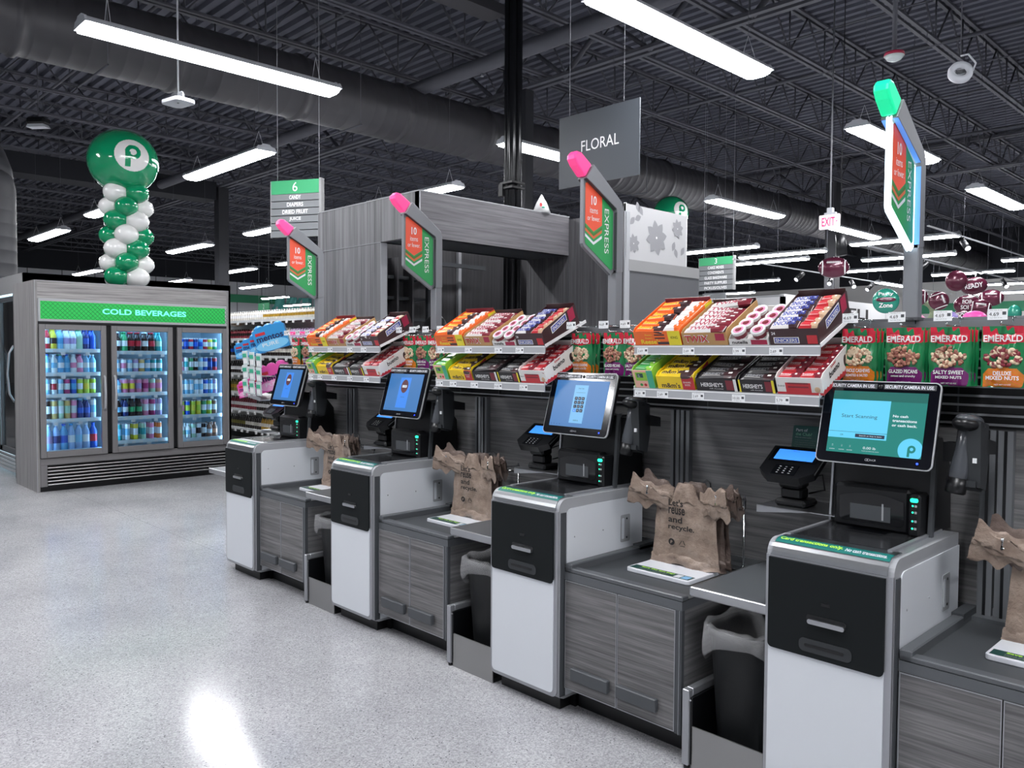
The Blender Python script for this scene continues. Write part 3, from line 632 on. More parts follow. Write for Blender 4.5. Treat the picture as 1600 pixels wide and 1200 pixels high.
def make_bin():
    t = thing('waste_bin', 'x', 'waste bin', group='waste bins')
    def ring(hx, hy, z, n_=32):
        o = []
        for k in range(n_):
            a = 2*math.pi*k/n_; c_, s_ = math.cos(a), math.sin(a); o.append((hx*math.copysign(abs(c_)**.6, c_), hy*math.copysign(abs(s_)**.6, s_), z))
        return o
    def loft(b_, rings, m_, cap=True):
        vs = []; n_ = len(rings[0])
        for r_ in rings: vs += r_
        fs = [(i*n_+k, i*n_+(k+1) % n_, (i+1)*n_+(k+1) % n_, (i+1)*n_+k) for i in range(len(rings)-1) for k in range(n_)]
        if cap: fs.append(tuple(range(n_))[::-1])
        b_.add(vs, fs, m_, True)
    b_ = MB(); loft(b_, [ring(.095, .13, 0), ring(.10, .135, .01), ring(.13, .17, .50), ring(.14, .18, .505), ring(.14, .18, .53), ring(.13, .17, .53), ring(.1, .14, .03)], 'bin_black', True); b_.build('bin_body', t)
    b_ = MB(); rs = []; random.seed(3)
    for j, (hx, hy, z, w_) in enumerate(((.112, .152, .40, .004), (.116, .156, .50, .004), (.136, .176, .545, .006), (.155, .195, .54, .008), (.160, .200, .49, .010), (.159, .199, .455, .009), (.151, .191, .435, .006))):
        r_ = ring(hx, hy, z, 64); q = []
        for k, v in enumerate(r_):
            s_ = math.sin(k/64*2*math.pi*9+j*.6)*.5+math.sin(k/64*2*math.pi*15+j*.5)*.5; dz = (-.05*math.sin(k/64*4*math.pi+1.0) if j >= 4 else 0)+(.008*s_ if j in (2, 3) else 0)
            q.append((v[0]*(1+w_*4*s_), v[1]*(1+w_*4*s_), v[2]+dz))
        rs.append(q)
    loft(b_, rs, 'film', False); b_.build('bin_liner', t)
    return t
mat('bin_black', '1e2022', .5)
fl = MATS['film']; N_, L_ = nodes(fl)
for n_ in list(N_): N_.remove(n_)
o_ = N_.new('ShaderNodeOutputMaterial'); bs = N_.new('ShaderNodeBsdfPrincipled'); bs.inputs['Base Color'].default_value = (.85, .85, .87, 1); bs.inputs['Roughness'].default_value = .2; bs.inputs['Alpha'].default_value = .24; L_.new(bs.outputs[0], o_.inputs[0])
bn = make_bin()
for i in (3, 2, 1):
    p = bn if i == 3 else dup(bn); p.location = (KX[i-1]+1.245, KY+.235, .021); p['label'] = 'black waste bin with a clear liner beside the kiosk, '+SHORT[i]
# white scale tray with green strip, bag rack, bags
def make_tray():
    t = thing('bag_scale_tray', 'x', 'tray', group='white bag trays')
    b_ = MB(); b_.prism(rrect(0, .325, 0, .27, .018), 2, 0, .018, 'white'); b_.build('tray', t, bevel=.003)
    b_ = MB(); b_.quad((.01, .012, .0186), (.305, 0, 0), (0, .055, 0), 'dkgreen2'); b_.text('Save the last bag!', (.05, .042, .0188), (1, 0, 0), (0, 1, 0), .018, 'lime', w=.17, bold=True)
    b_.text('Please leave it for the next', (.05, .029, .0188), (1, 0, 0), (0, 1, 0), .007, 'lgray', w=.15); b_.text('customer and reload the rack', (.05, .018, .0188), (1, 0, 0), (0, 1, 0), .007, 'lgray', w=.15)
    b_.quad((.235, .018, .0188), (.03, 0, 0), (0, .042, 0), 'white'); b_.quad((.27, .018, .0188), (.035, 0, 0), (0, .042, 0), 'bag_blue'); b_.build('tray_sticker', t)
    return t
mat('bag_blue', '86b9e0', .5)
ty = make_tray()
for i in (3, 2, 1, 0):
    p = ty if i == 3 else dup(ty); p.location = (KX[i]+.625, KY+.225, .641); p['label'] = 'white tray with a green Save strip on the counter, '+SHORT[i]
def make_rack():
    t = thing('bag_rack', 'x', 'bag rack', group='wire bag racks')
    b_ = MB(); r = .0045
    b_.tube([(-.13, .0, .0), (-.13, .06, .0), (.16, .06, .0), (.16, -.0, .0)], r, 'chrome', 8)
    for x in (-.06, .16): b_.tube([(x, .06, 0), (x, .08, .02), (x, .08, .33)], r, 'chrome', 8)
    b_.tube([(-.06, .08, .28), (.16, .08, .28)], r, 'chrome', 8); b_.build('frame', t)
    for x, z in ((-.19, .325), (.165, .325)):
        b_ = MB(); b_.tube([(x, -.16, z+.03), (x, -.165, z), (x, .08, z-.01), (x, .08, z-.05), (x*.4, .08, z-.05)], r, 'chrome', 8); b_.ball((x, -.16, z+.03), .007, 'chrome', 8, 6); b_.build('arm', t)
    b_ = MB(); b_.tube([(0, .08, .28), (0, .06, .37), (0, .03, .385), (0, -.06, .36), (0, -.065, .345)], r, 'chrome', 8); b_.build('hook', t)
    return t
rk = make_rack()
for i in (3, 2, 1, 0):
    p = rk if i == 3 else dup(rk); p.location = (KX[i]+.82, KY+.53, .644); p['label'] = 'chrome wire rack holding the brown bags at the '+SHORT[i]
pos_noise(mat('bag_brown', rough=.38), (1, 1, 1), 14, 5, ('7c6a5e', '907e71', 'a39286'), (.3, .5, .7), bump=1, coords='obj')
pos_noise(mat('bag_brown2', rough=.42), (1, 1, 1), 14, 5, ('584a44', '6d5e57', '7e6f67'), (.3, .5, .7), bump=1, coords='obj')
def sheet(b_, w0, w1, z0, z1, y0, wav, m_, seed, nx=40, nz=36, thick=.008):
    # crumpled flat bag body, front and back skins
    rnd = random.Random(seed); ph = [rnd.uniform(0, 6) for _ in range(8)]
    for side in (0, 1):
        vs = []; fs = []
        for j in range(nz+1):
            v = j/nz; z = z0+(z1-z0)*v; w_ = w0+(w1-w0)*v; pinch = 1-.12*math.exp(-((v-1)/.12)**2)
            for i in range(nx+1):
                u = i/nx*2-1; bul = (1-u*u)*thick*(1.2 if v < .9 else .6)
                y = y0+(bul if side else -bul)+wav*(math.sin(u*5+ph[0]+v*3)*.5+math.sin(u*11+ph[1]-v*7)*.25+math.sin(v*17+ph[2]+u*4)*.3*(1-v)+math.sin(u*23+v*9+ph[3])*.12+.35*abs(math.sin(u*8+v*13+ph[5]))*(v > .7)+.25*abs(math.sin(v*11-u*5+ph[6])))
                vs.append((u*w_/2*pinch, y, z+.008*math.sin(u*6+ph[4])*(1 if j == 0 else 0)))
        for j in range(nz):
            for i in range(nx):
                a = j*(nx+1)+i; f = (a, a+1, a+nx+2, a+nx+1); fs.append(f if side == 0 else f[::-1])
        b_.add(vs, fs, m_, True)
def handle(b_, x0, y0, z0, dx, dz, m_, seed, w0=.1, w1=.13):
    rnd = random.Random(seed); nx, nz = 22, 22; ph = rnd.uniform(0, 6)
    d_ = Vector((dx, -.02, dz)); L_ = d_.length; d_.normalize(); s_ = Vector((-d_.z, 0, d_.x))
    for side in (0, 1):
        vs = []; fs = []
        for j in range(nz+1):
            v = j/nz; w_ = w0+(w1-w0)*v
            for i in range(nx+1):
                u = i/nx*2-1; p = Vector((x0, y0, z0))+d_*(L_*v)+s_*(u*w_/2)
                p.y += (.012 if side else -.012)*(1-u*u)*(.4+.6*math.sin(v*3.1)); p.z += .008*math.sin(v*14+ph+u*2)*abs(u)+.010*math.sin(u*6+ph+v*4)+.006*math.sin(u*13+v*5+ph)+.004*abs(math.sin(u*17-v*11+ph))+.004*math.sin(v*19+u*6+ph)
                p.y -= .05*v; vs.append(tuple(p))
        for j in range(nz):
            for i in range(nx):
                a = j*(nx+1)+i; f = (a, a+1, a+nx+2, a+nx+1); fs.append(f if side == 0 else f[::-1])
        b_.add(vs, fs, m_, True)
def make_bag(seed, front):
    b_ = MB(); m_ = 'bag_brown' if front else 'bag_brown2'
    sheet(b_, .34, .30, .0, .30, 0, .006, m_, seed)
    sheet(b_, .355, .345, -.005, .045, -.004, .012, m_, seed+5, nx=26, nz=6, thick=.012)
    # centre tab and two side handles, folded outwards over the arms
    sheet(b_, .14, .09, .28, .365, 0, .005, m_, seed+1, nx=12, nz=8)
    handle(b_, -.075, -.0, .275, -.175, .055, m_, seed+2, .10, .125); handle(b_, .085, -.0, .272, .165, .045, m_, seed+3, .10, .125)
    if front:
        for k, s_ in enumerate(("Let's", 'reuse', 'and', 'recycle.')): b_.text(s_, (-.075, -.0185, .262-k*.037), (1, 0, 0), (0, 0, 1), .030 if k != 2 else .028, 'ink', w=(.075, .085, .072, .135)[k], bold=True)
        for k in range(3): b_.text('Please recycle this bag in store and bring it back', (-.075, -.0165, .132-.006*k), (1, 0, 0), (0, 0, 1), .003, 'ink', w=.13)
        b_.add([(-.058+.016*math.cos(a*.3), -.0175, .1+.015*math.sin(a*.3)) for a in range(21)], [tuple(range(21))], 'ink'); letter_p(b_, (-.059, -.0181, .1), .008, m_, 'ink')
        tr = [(-.02, .088), (-.002, .118), (.016, .088)]
        for k in range(3):
            a, c_ = tr[k], tr[(k+1) % 3]; b_.tube([(a[0]*.85+c_[0]*.15, -.0165, a[1]*.85+c_[1]*.15), (a[0]*.2+c_[0]*.8, -.0165, a[1]*.2+c_[1]*.8)], .0014, 'ink', 4)
    return b_.build('plastic_bag')
fb = make_bag(11, True); bb = [make_bag(21, False), make_bag(33, False)]
for i in (3, 2, 1, 0):
    p = fb if i == 3 else fb.copy()
    if i != 3: COL.objects.link(p)
    tag(p, "front brown bag printed Let's reuse and recycle at the "+SHORT[i], 'bag', 'brown carrier bags', (KX[i]+.80, KY+.42, .662), .04-.02*i)
    for k in (0, 1):
        q = bb[k] if i == 3 else bb[k].copy()
        if i != 3: COL.objects.link(q)
        tag(q, 'brown bag %s behind the printed one on the rack at the %s' % (('directly', 'furthest')[k], SHORT[i]), 'bag', 'brown carrier bags', (KX[i]+.81+.006*k, KY+.455+.034*k, .662), .04)
# ------------------------------------------------------------ flag signs on poles
mat('pink', 'f54a92', emit=.55); mat('tip_green', '19d79a', emit=1.6); mat('sign_red', 'e0563c', .4, emit=.12); mat('sign_green', '2f9152', .4, emit=.1); mat('chev_red', 'c9653c', .4, emit=.1); mat('chev_green', '4a7a35', .4); mat('lit_white', 'dff4ff', emit=2.2); mat('painted_blue_glow', '5f98f0', emit=.6); mat('pole_gray', '85878c', .4, metal=.3); mat('pole_dark', '4a4c50', .5)
def make_flag(name, lit, tip):
    t = thing(name, 'x', 'sign', group='express lane signs')
    # coordinates y toward the wall, z up; origin at the pole foot
    b_ = MB(); b_.box(-.028, .028, -.008, .043, 0, .3, 'pole_gray', .004); b_.box(-.034, .034, -.02, .055, 0, .012, 'pole_dark'); b_.build('pole', t)
    out = [(-.008, .27), (.043, .28), (.043, .60), (.03, .632), (-.19, .785), (-.245, .712), (-.012, .592), (-.008, .58)]
    b_ = MB(); b_.prism(out, 0, -.03, .03, 'pole_gray'); b_.build('frame', t, bevel=.003)
    rim = [(-.03, .262), (-.006, .28), (-.006, .594), (-.21, .726), (-.245, .714), (-.246, .40), (-.236, .384)]
    face = [(-.033, .285), (-.018, .295), (-.018, .578), (-.03, .592), (-.205, .703), (-.232, .692), (-.233, .408), (-.225, .398)]
    b_ = MB(); b_.prism(rim, 0, -.004 if lit else -.010, .004 if lit else .010, 'lit_white' if lit else 'pole_gray')
    if lit:
        for x in (-.0105, .0105):
            for q in range(len(rim)):
                a, c_ = rim[q], rim[(q+1) % len(rim)]; b_.cyl((x*.6, a[0], a[1]), (x*.6, c_[0], c_[1]), .004, 'lit_white', 8)
    b_.build('light_edge' if lit else 'rim', t)
    b_ = MB(); mi_ = 'painted_blue_glow' if lit else 'pole_dark'  # rim glow painted as emission on the frame's inner faces; dark when unlit
    for s_ in (-1, 1):
        xa, xb = sorted((s_*.012, s_*.0295)); b_.box(xa, xb, -.0095, -.008, .285, .575, mi_)
        b_.add([(s_*.012, -.014, .589), (s_*.0295, -.014, .589), (s_*.0295, -.24, .7085), (s_*.012, -.24, .7085)], [(0, 1, 2, 3)], mi_)
    b_.build('inner_edge_tint', t)
    for s_ in (1, -1):
        b_ = MB(); x = .0085*s_ if lit else .0105*s_; n0 = x+.0012*s_
        def P2(pts, m_, e=0): b_.add([(x+(.0009+.0004*e)*s_, a, c_) for a, c_ in pts], [tuple(range(len(pts)))], m_)
        P2(face, 'sign_green'); fl_ = -.232; fr = -.105
        P2([(fl_, .50), ((fl_+fr)/2, .463), (fr, .50), (fr, .639), (-.205, .702), (fl_, .691)], 'sign_red', 1)
        for z, m_ in ((.492, 'chev_green'), (.478, 'chev_red'), (.450, 'white')): P2([(fl_, z), (fl_, z-.014), ((fl_+fr)/2, z-.051), (fr, z-.014), (fr, z), ((fl_+fr)/2, z-.037)], m_, 2)
        U = (0, s_, 0); ctr = (fl_+fr)/2
        b_.text('10', (x+.0018*s_, ctr, .592), U, (0, 0, 1), .045, 'paper', 'C', w=.04, bold=True); b_.text('items', (x+.0018*s_, ctr, .552), U, (0, 0, 1), .028, 'paper', 'C', w=.06); b_.text('or fewer.', (x+.0018*s_, ctr, .515), U, (0, 0, 1), .026, 'paper', 'C', w=.095)
        b_.text('EXPRESS', (x+.0018*s_, -.085 if s_ > 0 else -.05, .585 if s_ > 0 else .585), (0, 0, -1), (0, s_, 0), .032, 'paper', 'L', w=.22)
        b_.build('sign_face', t)
    b_ = MB()
    # rounded lamp cap continuing the slanted arm
    q = [(-.118, -.008), (-.114, .018), (-.09, .033), (.0, .040), (.0, -.040), (-.075, -.036), (-.108, -.026)]
    b_.M = Matrix.Translation((0, -.225, .748)) @ Matrix.Rotation(math.radians(-36), 4, 'X'); b_.prism(q, 0, -.028, .028, 'lamp_'+tip)
    b_.build('lamp_cap', t, bevel=.009)
    return t
for nm, a_, b2_, e_ in (('lamp_pink', 'f8468c', 'f0307e', .5), ('lamp_green', '14cf90', '15c98d', .85)): mat(nm, a_, .3, emit=e_)
fg = make_flag('express_sign', False, 'pink'); SX = [-5.45, -4.04, -2.6, -1.16]
for i in (2, 1, 0):
    p = fg if i == 2 else dup(fg); p.location = (SX[i], 3.24, 1.73); p['label'] = 'unlit pink tipped express lane flag sign on a pole above the '+SHORT[i]
fg = make_flag('express_sign', True, 'green'); fg.location = (SX[3], 3.24, 1.73); fg['label'] = 'glowing green tipped express lane flag sign on a pole above the Start Scanning lane'
for z0 in (0,):
    pass
# ============================================================ sweets and snacks over the lanes
SLOPE = math.atan2(.065, .151)
CM = dict(orange='ee6a1f', yellow='f2cf1d', red='c42a34', dbrown='3b2226', maroon='7c2030', cgreen='3f9a4c', cyellow='e9d92e', cwhite='e8e6e4', cblack='1d1a1e', cblue='2f45a8', gold='b98f5a', pink2='e38bb0', tan='c9a98a', nut='b98b70', nut2='8c5547', nut3='dcc6a8', purple='7c2673', porange='e58a2a', bagred='bf2238', baggreen='1c7a48', berry='a81f45', teal='3aa0a0', mblue='2b8fd0', mblue2='7cc6ee', mpink='e04fa6', mpink2='f0a8d4', mgreen='3fae8c', peach='e9b2a0', lilac='8e7cc0', limeg='8cc63f', skin='c9a08c', carton='6b4a44')
CM['foil'] = 'f0ece8'; CM['navy'] = '151f52'
for k, c_ in CM.items(): mat('c_'+k, c_, .4, coat=.15)
for k in ('bagred', 'baggreen', 'porange', 'purple'): MATS['c_'+k].node_tree.nodes['Principled BSDF'].inputs['Roughness'].default_value = .25; MATS['c_'+k].node_tree.nodes['Principled BSDF'].inputs['Coat Weight'].default_value = .5
def price(b_, x, z, y, s_, w_=.052, h_=.026, st='4.69'):
    b_.box(x, x+w_, y-.001, y, z, z+h_, 'tag'); b_.text(st, (x+.005, y-.0012, z+h_*.35), (1, 0, 0), (0, 0, 1), h_*.34, 'ink'); b_.box(x+w_*.74, x+w_*.93, y-.0014, y-.001, z+h_*.45, z+h_*.75, 'dgray')
    for k in (.15, .85): b_.text('nut mix 5 oz', (x+.008, y-.0012, z+h_*k), (1, 0, 0), (0, 0, 1), h_*.08, 'ink', w=w_*.6)
def sweet_shelf(i, up):
    x0 = KX[i]-.845; L_ = .865; z = 1.630 if up else 1.440
    t = thing('sweet_shelf', 'sloping grey %s sweet shelf beside the monitor of the %s' % (('upper' if up else 'lower'), SHORT[i]), 'shelf', (x0, KY+.34, z), group='sloping sweet shelves')
    b_ = MB(); b_.M = Matrix.Rotation(SLOPE, 4, 'X'); b_.box(0, L_, .0, .335, .0, .004, 'lgray'); b_.box(-.002, .002, 0, .335, -.004, .012, 'paper'); b_.box(L_-.002, L_+.002, 0, .335, -.004, .012, 'paper'); b_.build('deck', t)
    b_ = MB(); b_.box(0, L_, -.006, .002, -.036, .002, 'lgray', .002); b_.box(0, L_, -.007, -.006, -.002, .002, 'paper'); b_.box(0, L_, -.007, -.006, -.036, -.032, 'paper'); b_.build('price_rail', t)
    for k, (x, st_) in enumerate(zip((.02, .26, .50, .66) if up else (.01, .13, .31, .50, .69), ('2.69', '2.69', '1.99', '2.69') if up else ('4.39', '2.69', '2.69', '10.00', '5.79'))): b_ = MB(); price(b_, x, -.036, -.0075, 1, .058, .031, st_); b_.build('price_tag', t)
    return t
def bar_mesh(name, L_, D_, H_, body, txt, tcol, tw=None, accent=None, th=.016):
    b_ = MB(); n_ = 10; vs = []; fs = []; ms = []
    for i in range(n_+1):
        u = i/n_; x = L_*u; e = min(1, min(u, 1-u)*7); e = .25+.75*math.sqrt(e)
        for (yy, zz) in ((-.5, 0), (-.5, .55), (-.3, 1), (.3, 1), (.5, .55), (.5, 0)): vs.append((x, D_/2+yy*D_*(1 if e > .6 else 1.03), H_*.5+(zz-.5)*H_*e))
    for i in range(n_):
        for k in range(6):
            fs.append((i*6+k, (i+1)*6+k, (i+1)*6+(k+1) % 6, i*6+(k+1) % 6)); ms.append('c_'+(accent if accent and (i >= 7) else body))
    fs.append((0, 1, 2, 3, 4, 5)); fs.append(tuple(n_*6+k for k in (5, 4, 3, 2, 1, 0))); ms += ['c_'+body]*2
    b_.add(vs, fs, ms)
    for x0_ in (0, L_*.955): b_.box(x0_, x0_+L_*.045, D_*.04, D_*.96, H_*.42, H_*.52, 'c_foil')
    b_.quad((L_*.62, D_*.3, H_+.0006), (L_*.12, 0, 0), (0, D_*.4, 0), 'c_'+(accent or 'gold')); b_.quad((L_*.1, D_*.24, H_+.0006), (L_*.5, 0, 0), (0, D_*.05, 0), 'c_foil'); b_.quad((L_*.78, D_*.5, H_+.0007), (L_*.1, 0, 0), (0, D_*.22, 0), 'c_foil')  # accent print patch, plus pale strips painting in white wrapper highlights
    if txt: b_.text(txt, (L_*.12, D_*.5-th/2, H_), (1, 0, 0), (0, 1, 0), th, tcol, w=tw or L_*.5, bold=True, off=.0012)
    return b_
def cup_mesh():
    b_ = MB(); b_.lathe([(.024, 0, 'c_cwhite'), (.027, .012, 'c_maroon'), (.028, .03, 'c_cwhite'), (.031, .042, 'paper'), (.031, .044, 'paper')], 'paper', 14); b_.lathe([(.022, .0442), (.021, .0448)], 'c_pink2', 12); b_.lathe([(.014, .0448), (.012, .0456)], 'c_maroon', 12); return b_
def box_mesh(w_, d_, hf, hb, hin, front, side, inner, deco):
    # open display carton: front flap, two rising sides, back, raised inner floor
    b_ = MB(); t_ = .003
    b_.prism([(0, 0), (d_, 0), (d_, hb), (d_-.02, hb), (.02, hf+.012), (0, hf)], 0, 0, t_, side, side); b_.prism([(0, 0), (d_, 0), (d_, hb), (d_-.02, hb), (.02, hf+.012), (0, hf)], 0, w_-t_, w_, side, side)
    b_.box(t_, w_-t_, 0, t_, 0, hf, front); b_.box(t_, w_-t_, d_-t_, d_, 0, hb+.012, inner)
    s_ = (hb-hf)*.8/d_; b_.add([(t_, t_, hin-.004), (w_-t_, t_, hin-.004), (w_-t_, d_-t_, hin-.004+s_*(d_-2*t_)), (t_, d_-t_, hin-.004+s_*(d_-2*t_))], [(0, 1, 2, 3)], inner)
    b_.box(t_, w_-t_, t_, d_-t_, 0, .004, inner)
    deco(b_, w_, d_, hf, hb); return b_, s_
X1, Z1, Y1 = (1, 0, 0), (0, 0, 1), (0, 1, 0)
def d_reese(b_, w_, d_, hf, hb):
    b_.text("Reese's", (w_*.14, 0, .006), X1, Z1, .022, 'c_cyellow', w=w_*.42, bold=True)
    b_.quad((w_*.74, -.0006, 0), (w_*.26, 0, 0), (0, 0, hf), 'c_cyellow'); b_.quad((w_*.5, -.0007, .004), (w_*.24, 0, 0), (0, 0, .012), 'c_dbrown')
    for k in (.03, .045): b_.quad((w_*.45, -.0006, k), (w_*.22, 0, 0), (0, 0, .006), 'c_dbrown'); b_.text("Reese's", (w_*.25, 0, k), X1, Z1, .007, 'c_cyellow', w=w_*.15)
    b_.box(w_, w_+.0006, d_-.06, d_, hb-.05, hb-.006, 'c_cyellow'); b_.text('KING', (w_*.8, -.0008, .03), X1, Z1, .012, 'ink', w=w_*.14)
def d_twix(b_, w_, d_, hf, hb):
    b_.text('TWIX', (w_*.06, -.0008, .012), X1, Z1, .034, 'paper', w=w_*.55, bold=True, off=.0008); b_.text('TWIX', (w_*.07, -.001, .015), X1, Z1, .028, 'c_red', w=w_*.52, bold=True, off=.0014)
    b_.quad((w_*.75, -.0007, .02), (w_*.2, 0, 0), (0, 0, hf-.024), 'c_berry')
def d_nutella(b_, w_, d_, hf, hb):
    b_.text('nutella', (w_*.08, 0, .005), X1, Z1, .014, 'ink', w=w_*.4, bold=True); b_.quad((w_*.56, -.0006, .002), (w_*.4, 0, 0), (0, 0, .02), 'c_berry')
def d_snick(b_, w_, d_, hf, hb):
    b_.quad((w_*.08, -.0005, .006), (w_*.52, 0, 0), (0, 0, .026), 'paper'); b_.quad((w_*.1, -.0009, .009), (w_*.48, 0, 0), (0, 0, .02), 'c_cblue'); b_.text('SNICKERS', (w_*.12, -.0012, .012), X1, Z1, .014, 'paper', w=w_*.44, bold=True)
    b_.text('24', (w_*.05, 0, .042), X1, Z1, .012, 'paper', bold=True); b_.quad((w_*.76, -.0006, .004), (w_*.2, 0, 0), (0, 0, .035), 'c_red')
    U = Vector((0, 1, .0)); b_.M = b_.M @ Matrix.Identity(4)
    b_.quad((w_+.0005, .07, .035), (0, .13, .025), (0, 0, .036), 'paper'); b_.quad((w_+.001, .075, .04), (0, .12, .023), (0, 0, .027), 'c_cblue'); b_.text('SNICKERS', (w_+.0012, .08, .045), (0, 1, .19), (0, 0, 1), .018, 'paper', w=.105, bold=True)
    b_.quad((w_+.0005, .215, .04), (0, .05, .008), (0, 0, .06), 'c_berry')
def d_tic(b_, w_, d_, hf, hb):
    b_.quad((w_*.14, -.0006, .035), (w_*.55, 0, 0), (0, 0, .04), 'c_limeg'); b_.quad((w_*.22, -.001, .05), (w_*.3, 0, 0), (0, 0, .02), 'dkgreen'); b_.text('tic', (w_*.27, -.0012, .06), X1, Z1, .007, 'paper'); b_.text('tac', (w_*.27, -.0012, .052), X1, Z1, .006, 'paper'); b_.quad((w_*.7, -.0007, 0), (w_*.3, 0, 0), (0, 0, hf), 'c_mgreen')
    for x, m_ in ((.35, 'c_cgreen'), (.55, 'c_red')): b_.ball((w_*x, -.0005, .015), (.008, .001, .007), m_, 10, 6)
def d_mm(b_, w_, d_, hf, hb):
    b_.text("m&m's", (w_*.12, 0, .006), X1, Z1, .024, 'c_dbrown', w=w_*.5, bold=True); b_.quad((w_*.68, -.0006, 0), (w_*.32, 0, 0), (0, 0, hf), 'c_red'); b_.text('SHARE', (w_*.72, -.0008, .03), X1, Z1, .008, 'paper', w=w_*.2); b_.text('SIZE', (w_*.75, -.0008, .018), X1, Z1, .008, 'paper', w=w_*.14)
    b_.quad((w_+.0005, .08, .045), (0, .05, .012), (0, 0, .022), 'c_red')
def d_hersh(b_, w_, d_, hf, hb):
    b_.text("HERSHEY'S", (w_*.12, 0, .018), X1, Z1, .019, 'paper', w=w_*.55, bold=True); b_.quad((w_*.74, -.0006, .006), (w_*.18, 0, 0), (0, 0, hf-.012), 'c_maroon'); b_.text('milk chocolate', (w_*.32, 0, .008), X1, Z1, .005, 'paper', w=w_*.34); b_.quad((w_*.93, -.0006, 0), (w_*.07, 0, 0), (0, 0, hf), 'paper')
def d_hersh2(b_, w_, d_, hf, hb):
    d_hersh(b_, w_, d_, hf, hb); b_.quad((w_*.93, -.0010, 0), (w_*.07, 0, 0), (0, 0, hf), 'c_cyellow'); b_.quad((0, -.0006, 0), (w_*.05, 0, 0), (0, 0, hf), 'c_cyellow')
def d_bueno(b_, w_, d_, hf, hb):
    b_.quad((w_*.2, -.0006, .0), (w_*.55, 0, 0), (0, 0, hf*.7), 'c_red'); b_.quad((0, -.0008, 0), (w_, 0, 0), (0, 0, .01), 'c_red')
    for k in (.4, .62): b_.quad((w_*.25, -.0009, hf*k), (w_*.45, 0, 0), (0, 0, .006), 'c_maroon')
    b_.text('bueno', (w_*.03, 0, hf*.45), X1, Z1, .009, 'ink', w=w_*.15); b_.ball((w_*.88, -.0005, .022), (.012, .001, .012), 'c_tan', 10, 6)
    b_.add([(w_+.0005, 0, 0), (w_+.0005, d_, 0), (w_+.0005, d_, .014), (w_+.0005, 0, .014)], [(0, 1, 2, 3)], 'c_red')
    for k in range(12): b_.add([(w_+.0006, k*d_/12, .014), (w_+.0006, (k+1)*d_/12, .014), (w_+.0006, (k+.5)*d_/12, .02)], [(0, 1, 2)], 'c_red')
    b_.text('Kinder', (w_+.0006, .085, .073), (0, 1, .13), (0, 0, 1), .012, 'c_red', w=.05, bold=True); b_.text('bueno', (w_+.0006, .065, .04), (0, 1, .13), (0, 0, 1), .026, 'ink', w=.095, bold=True); b_.ball((w_, .215, .05), (.001, .018, .025), 'c_dbrown', 10, 8)
BW = .285
UPB = [('Reese', .0, .245, .066, .105, 'c_orange', 'c_orange', 'c_maroon', d_reese, 'orange and yellow peanut butter cup carton'), ('Twix', .252, .215, .055, .09, 'c_gold', 'c_gold', 'c_dbrown', d_twix, 'gold carton of caramel cookie bars'), ('nutella', .474, .175, .026, .05, 'c_cwhite', 'c_cwhite', 'c_cwhite', d_nutella, 'low white tray of hazelnut spread cups'), ('snick', .656, .20, .066, .11, 'c_dbrown', 'c_dbrown', 'c_dbrown', d_snick, 'dark brown peanut bar carton with blue and white lettering')]
LOB = [('tic', .0, .11, .085, .11, 'c_peach', 'c_limeg', 'c_dbrown', d_tic, 'narrow green and peach mint box carton'), ('mm', .125, .19, .06, .09, 'c_yellow', 'c_yellow', 'c_dbrown', d_mm, 'yellow carton of share size candy pouches'), ('hersh', .325, .19, .055, .07, 'c_cblack', 'c_cblack', 'c_cblack', d_hersh, 'black milk chocolate bar carton with white edge'), ('hersh2', .525, .155, .055, .07, 'c_cblack', 'c_cblack', 'c_cblack', d_hersh2, 'black almond chocolate bar carton with yellow edge'), ('bueno', .69, .185, .07, .105, 'c_cwhite', 'c_cwhite', 'c_cwhite', d_bueno, 'white and red wafer bar carton with big side lettering')]
def fill_rows(w_, cols, rows, dy, y0): return [(c_, r_) for c_ in range(cols) for r_ in range(rows)]
BARS = {}
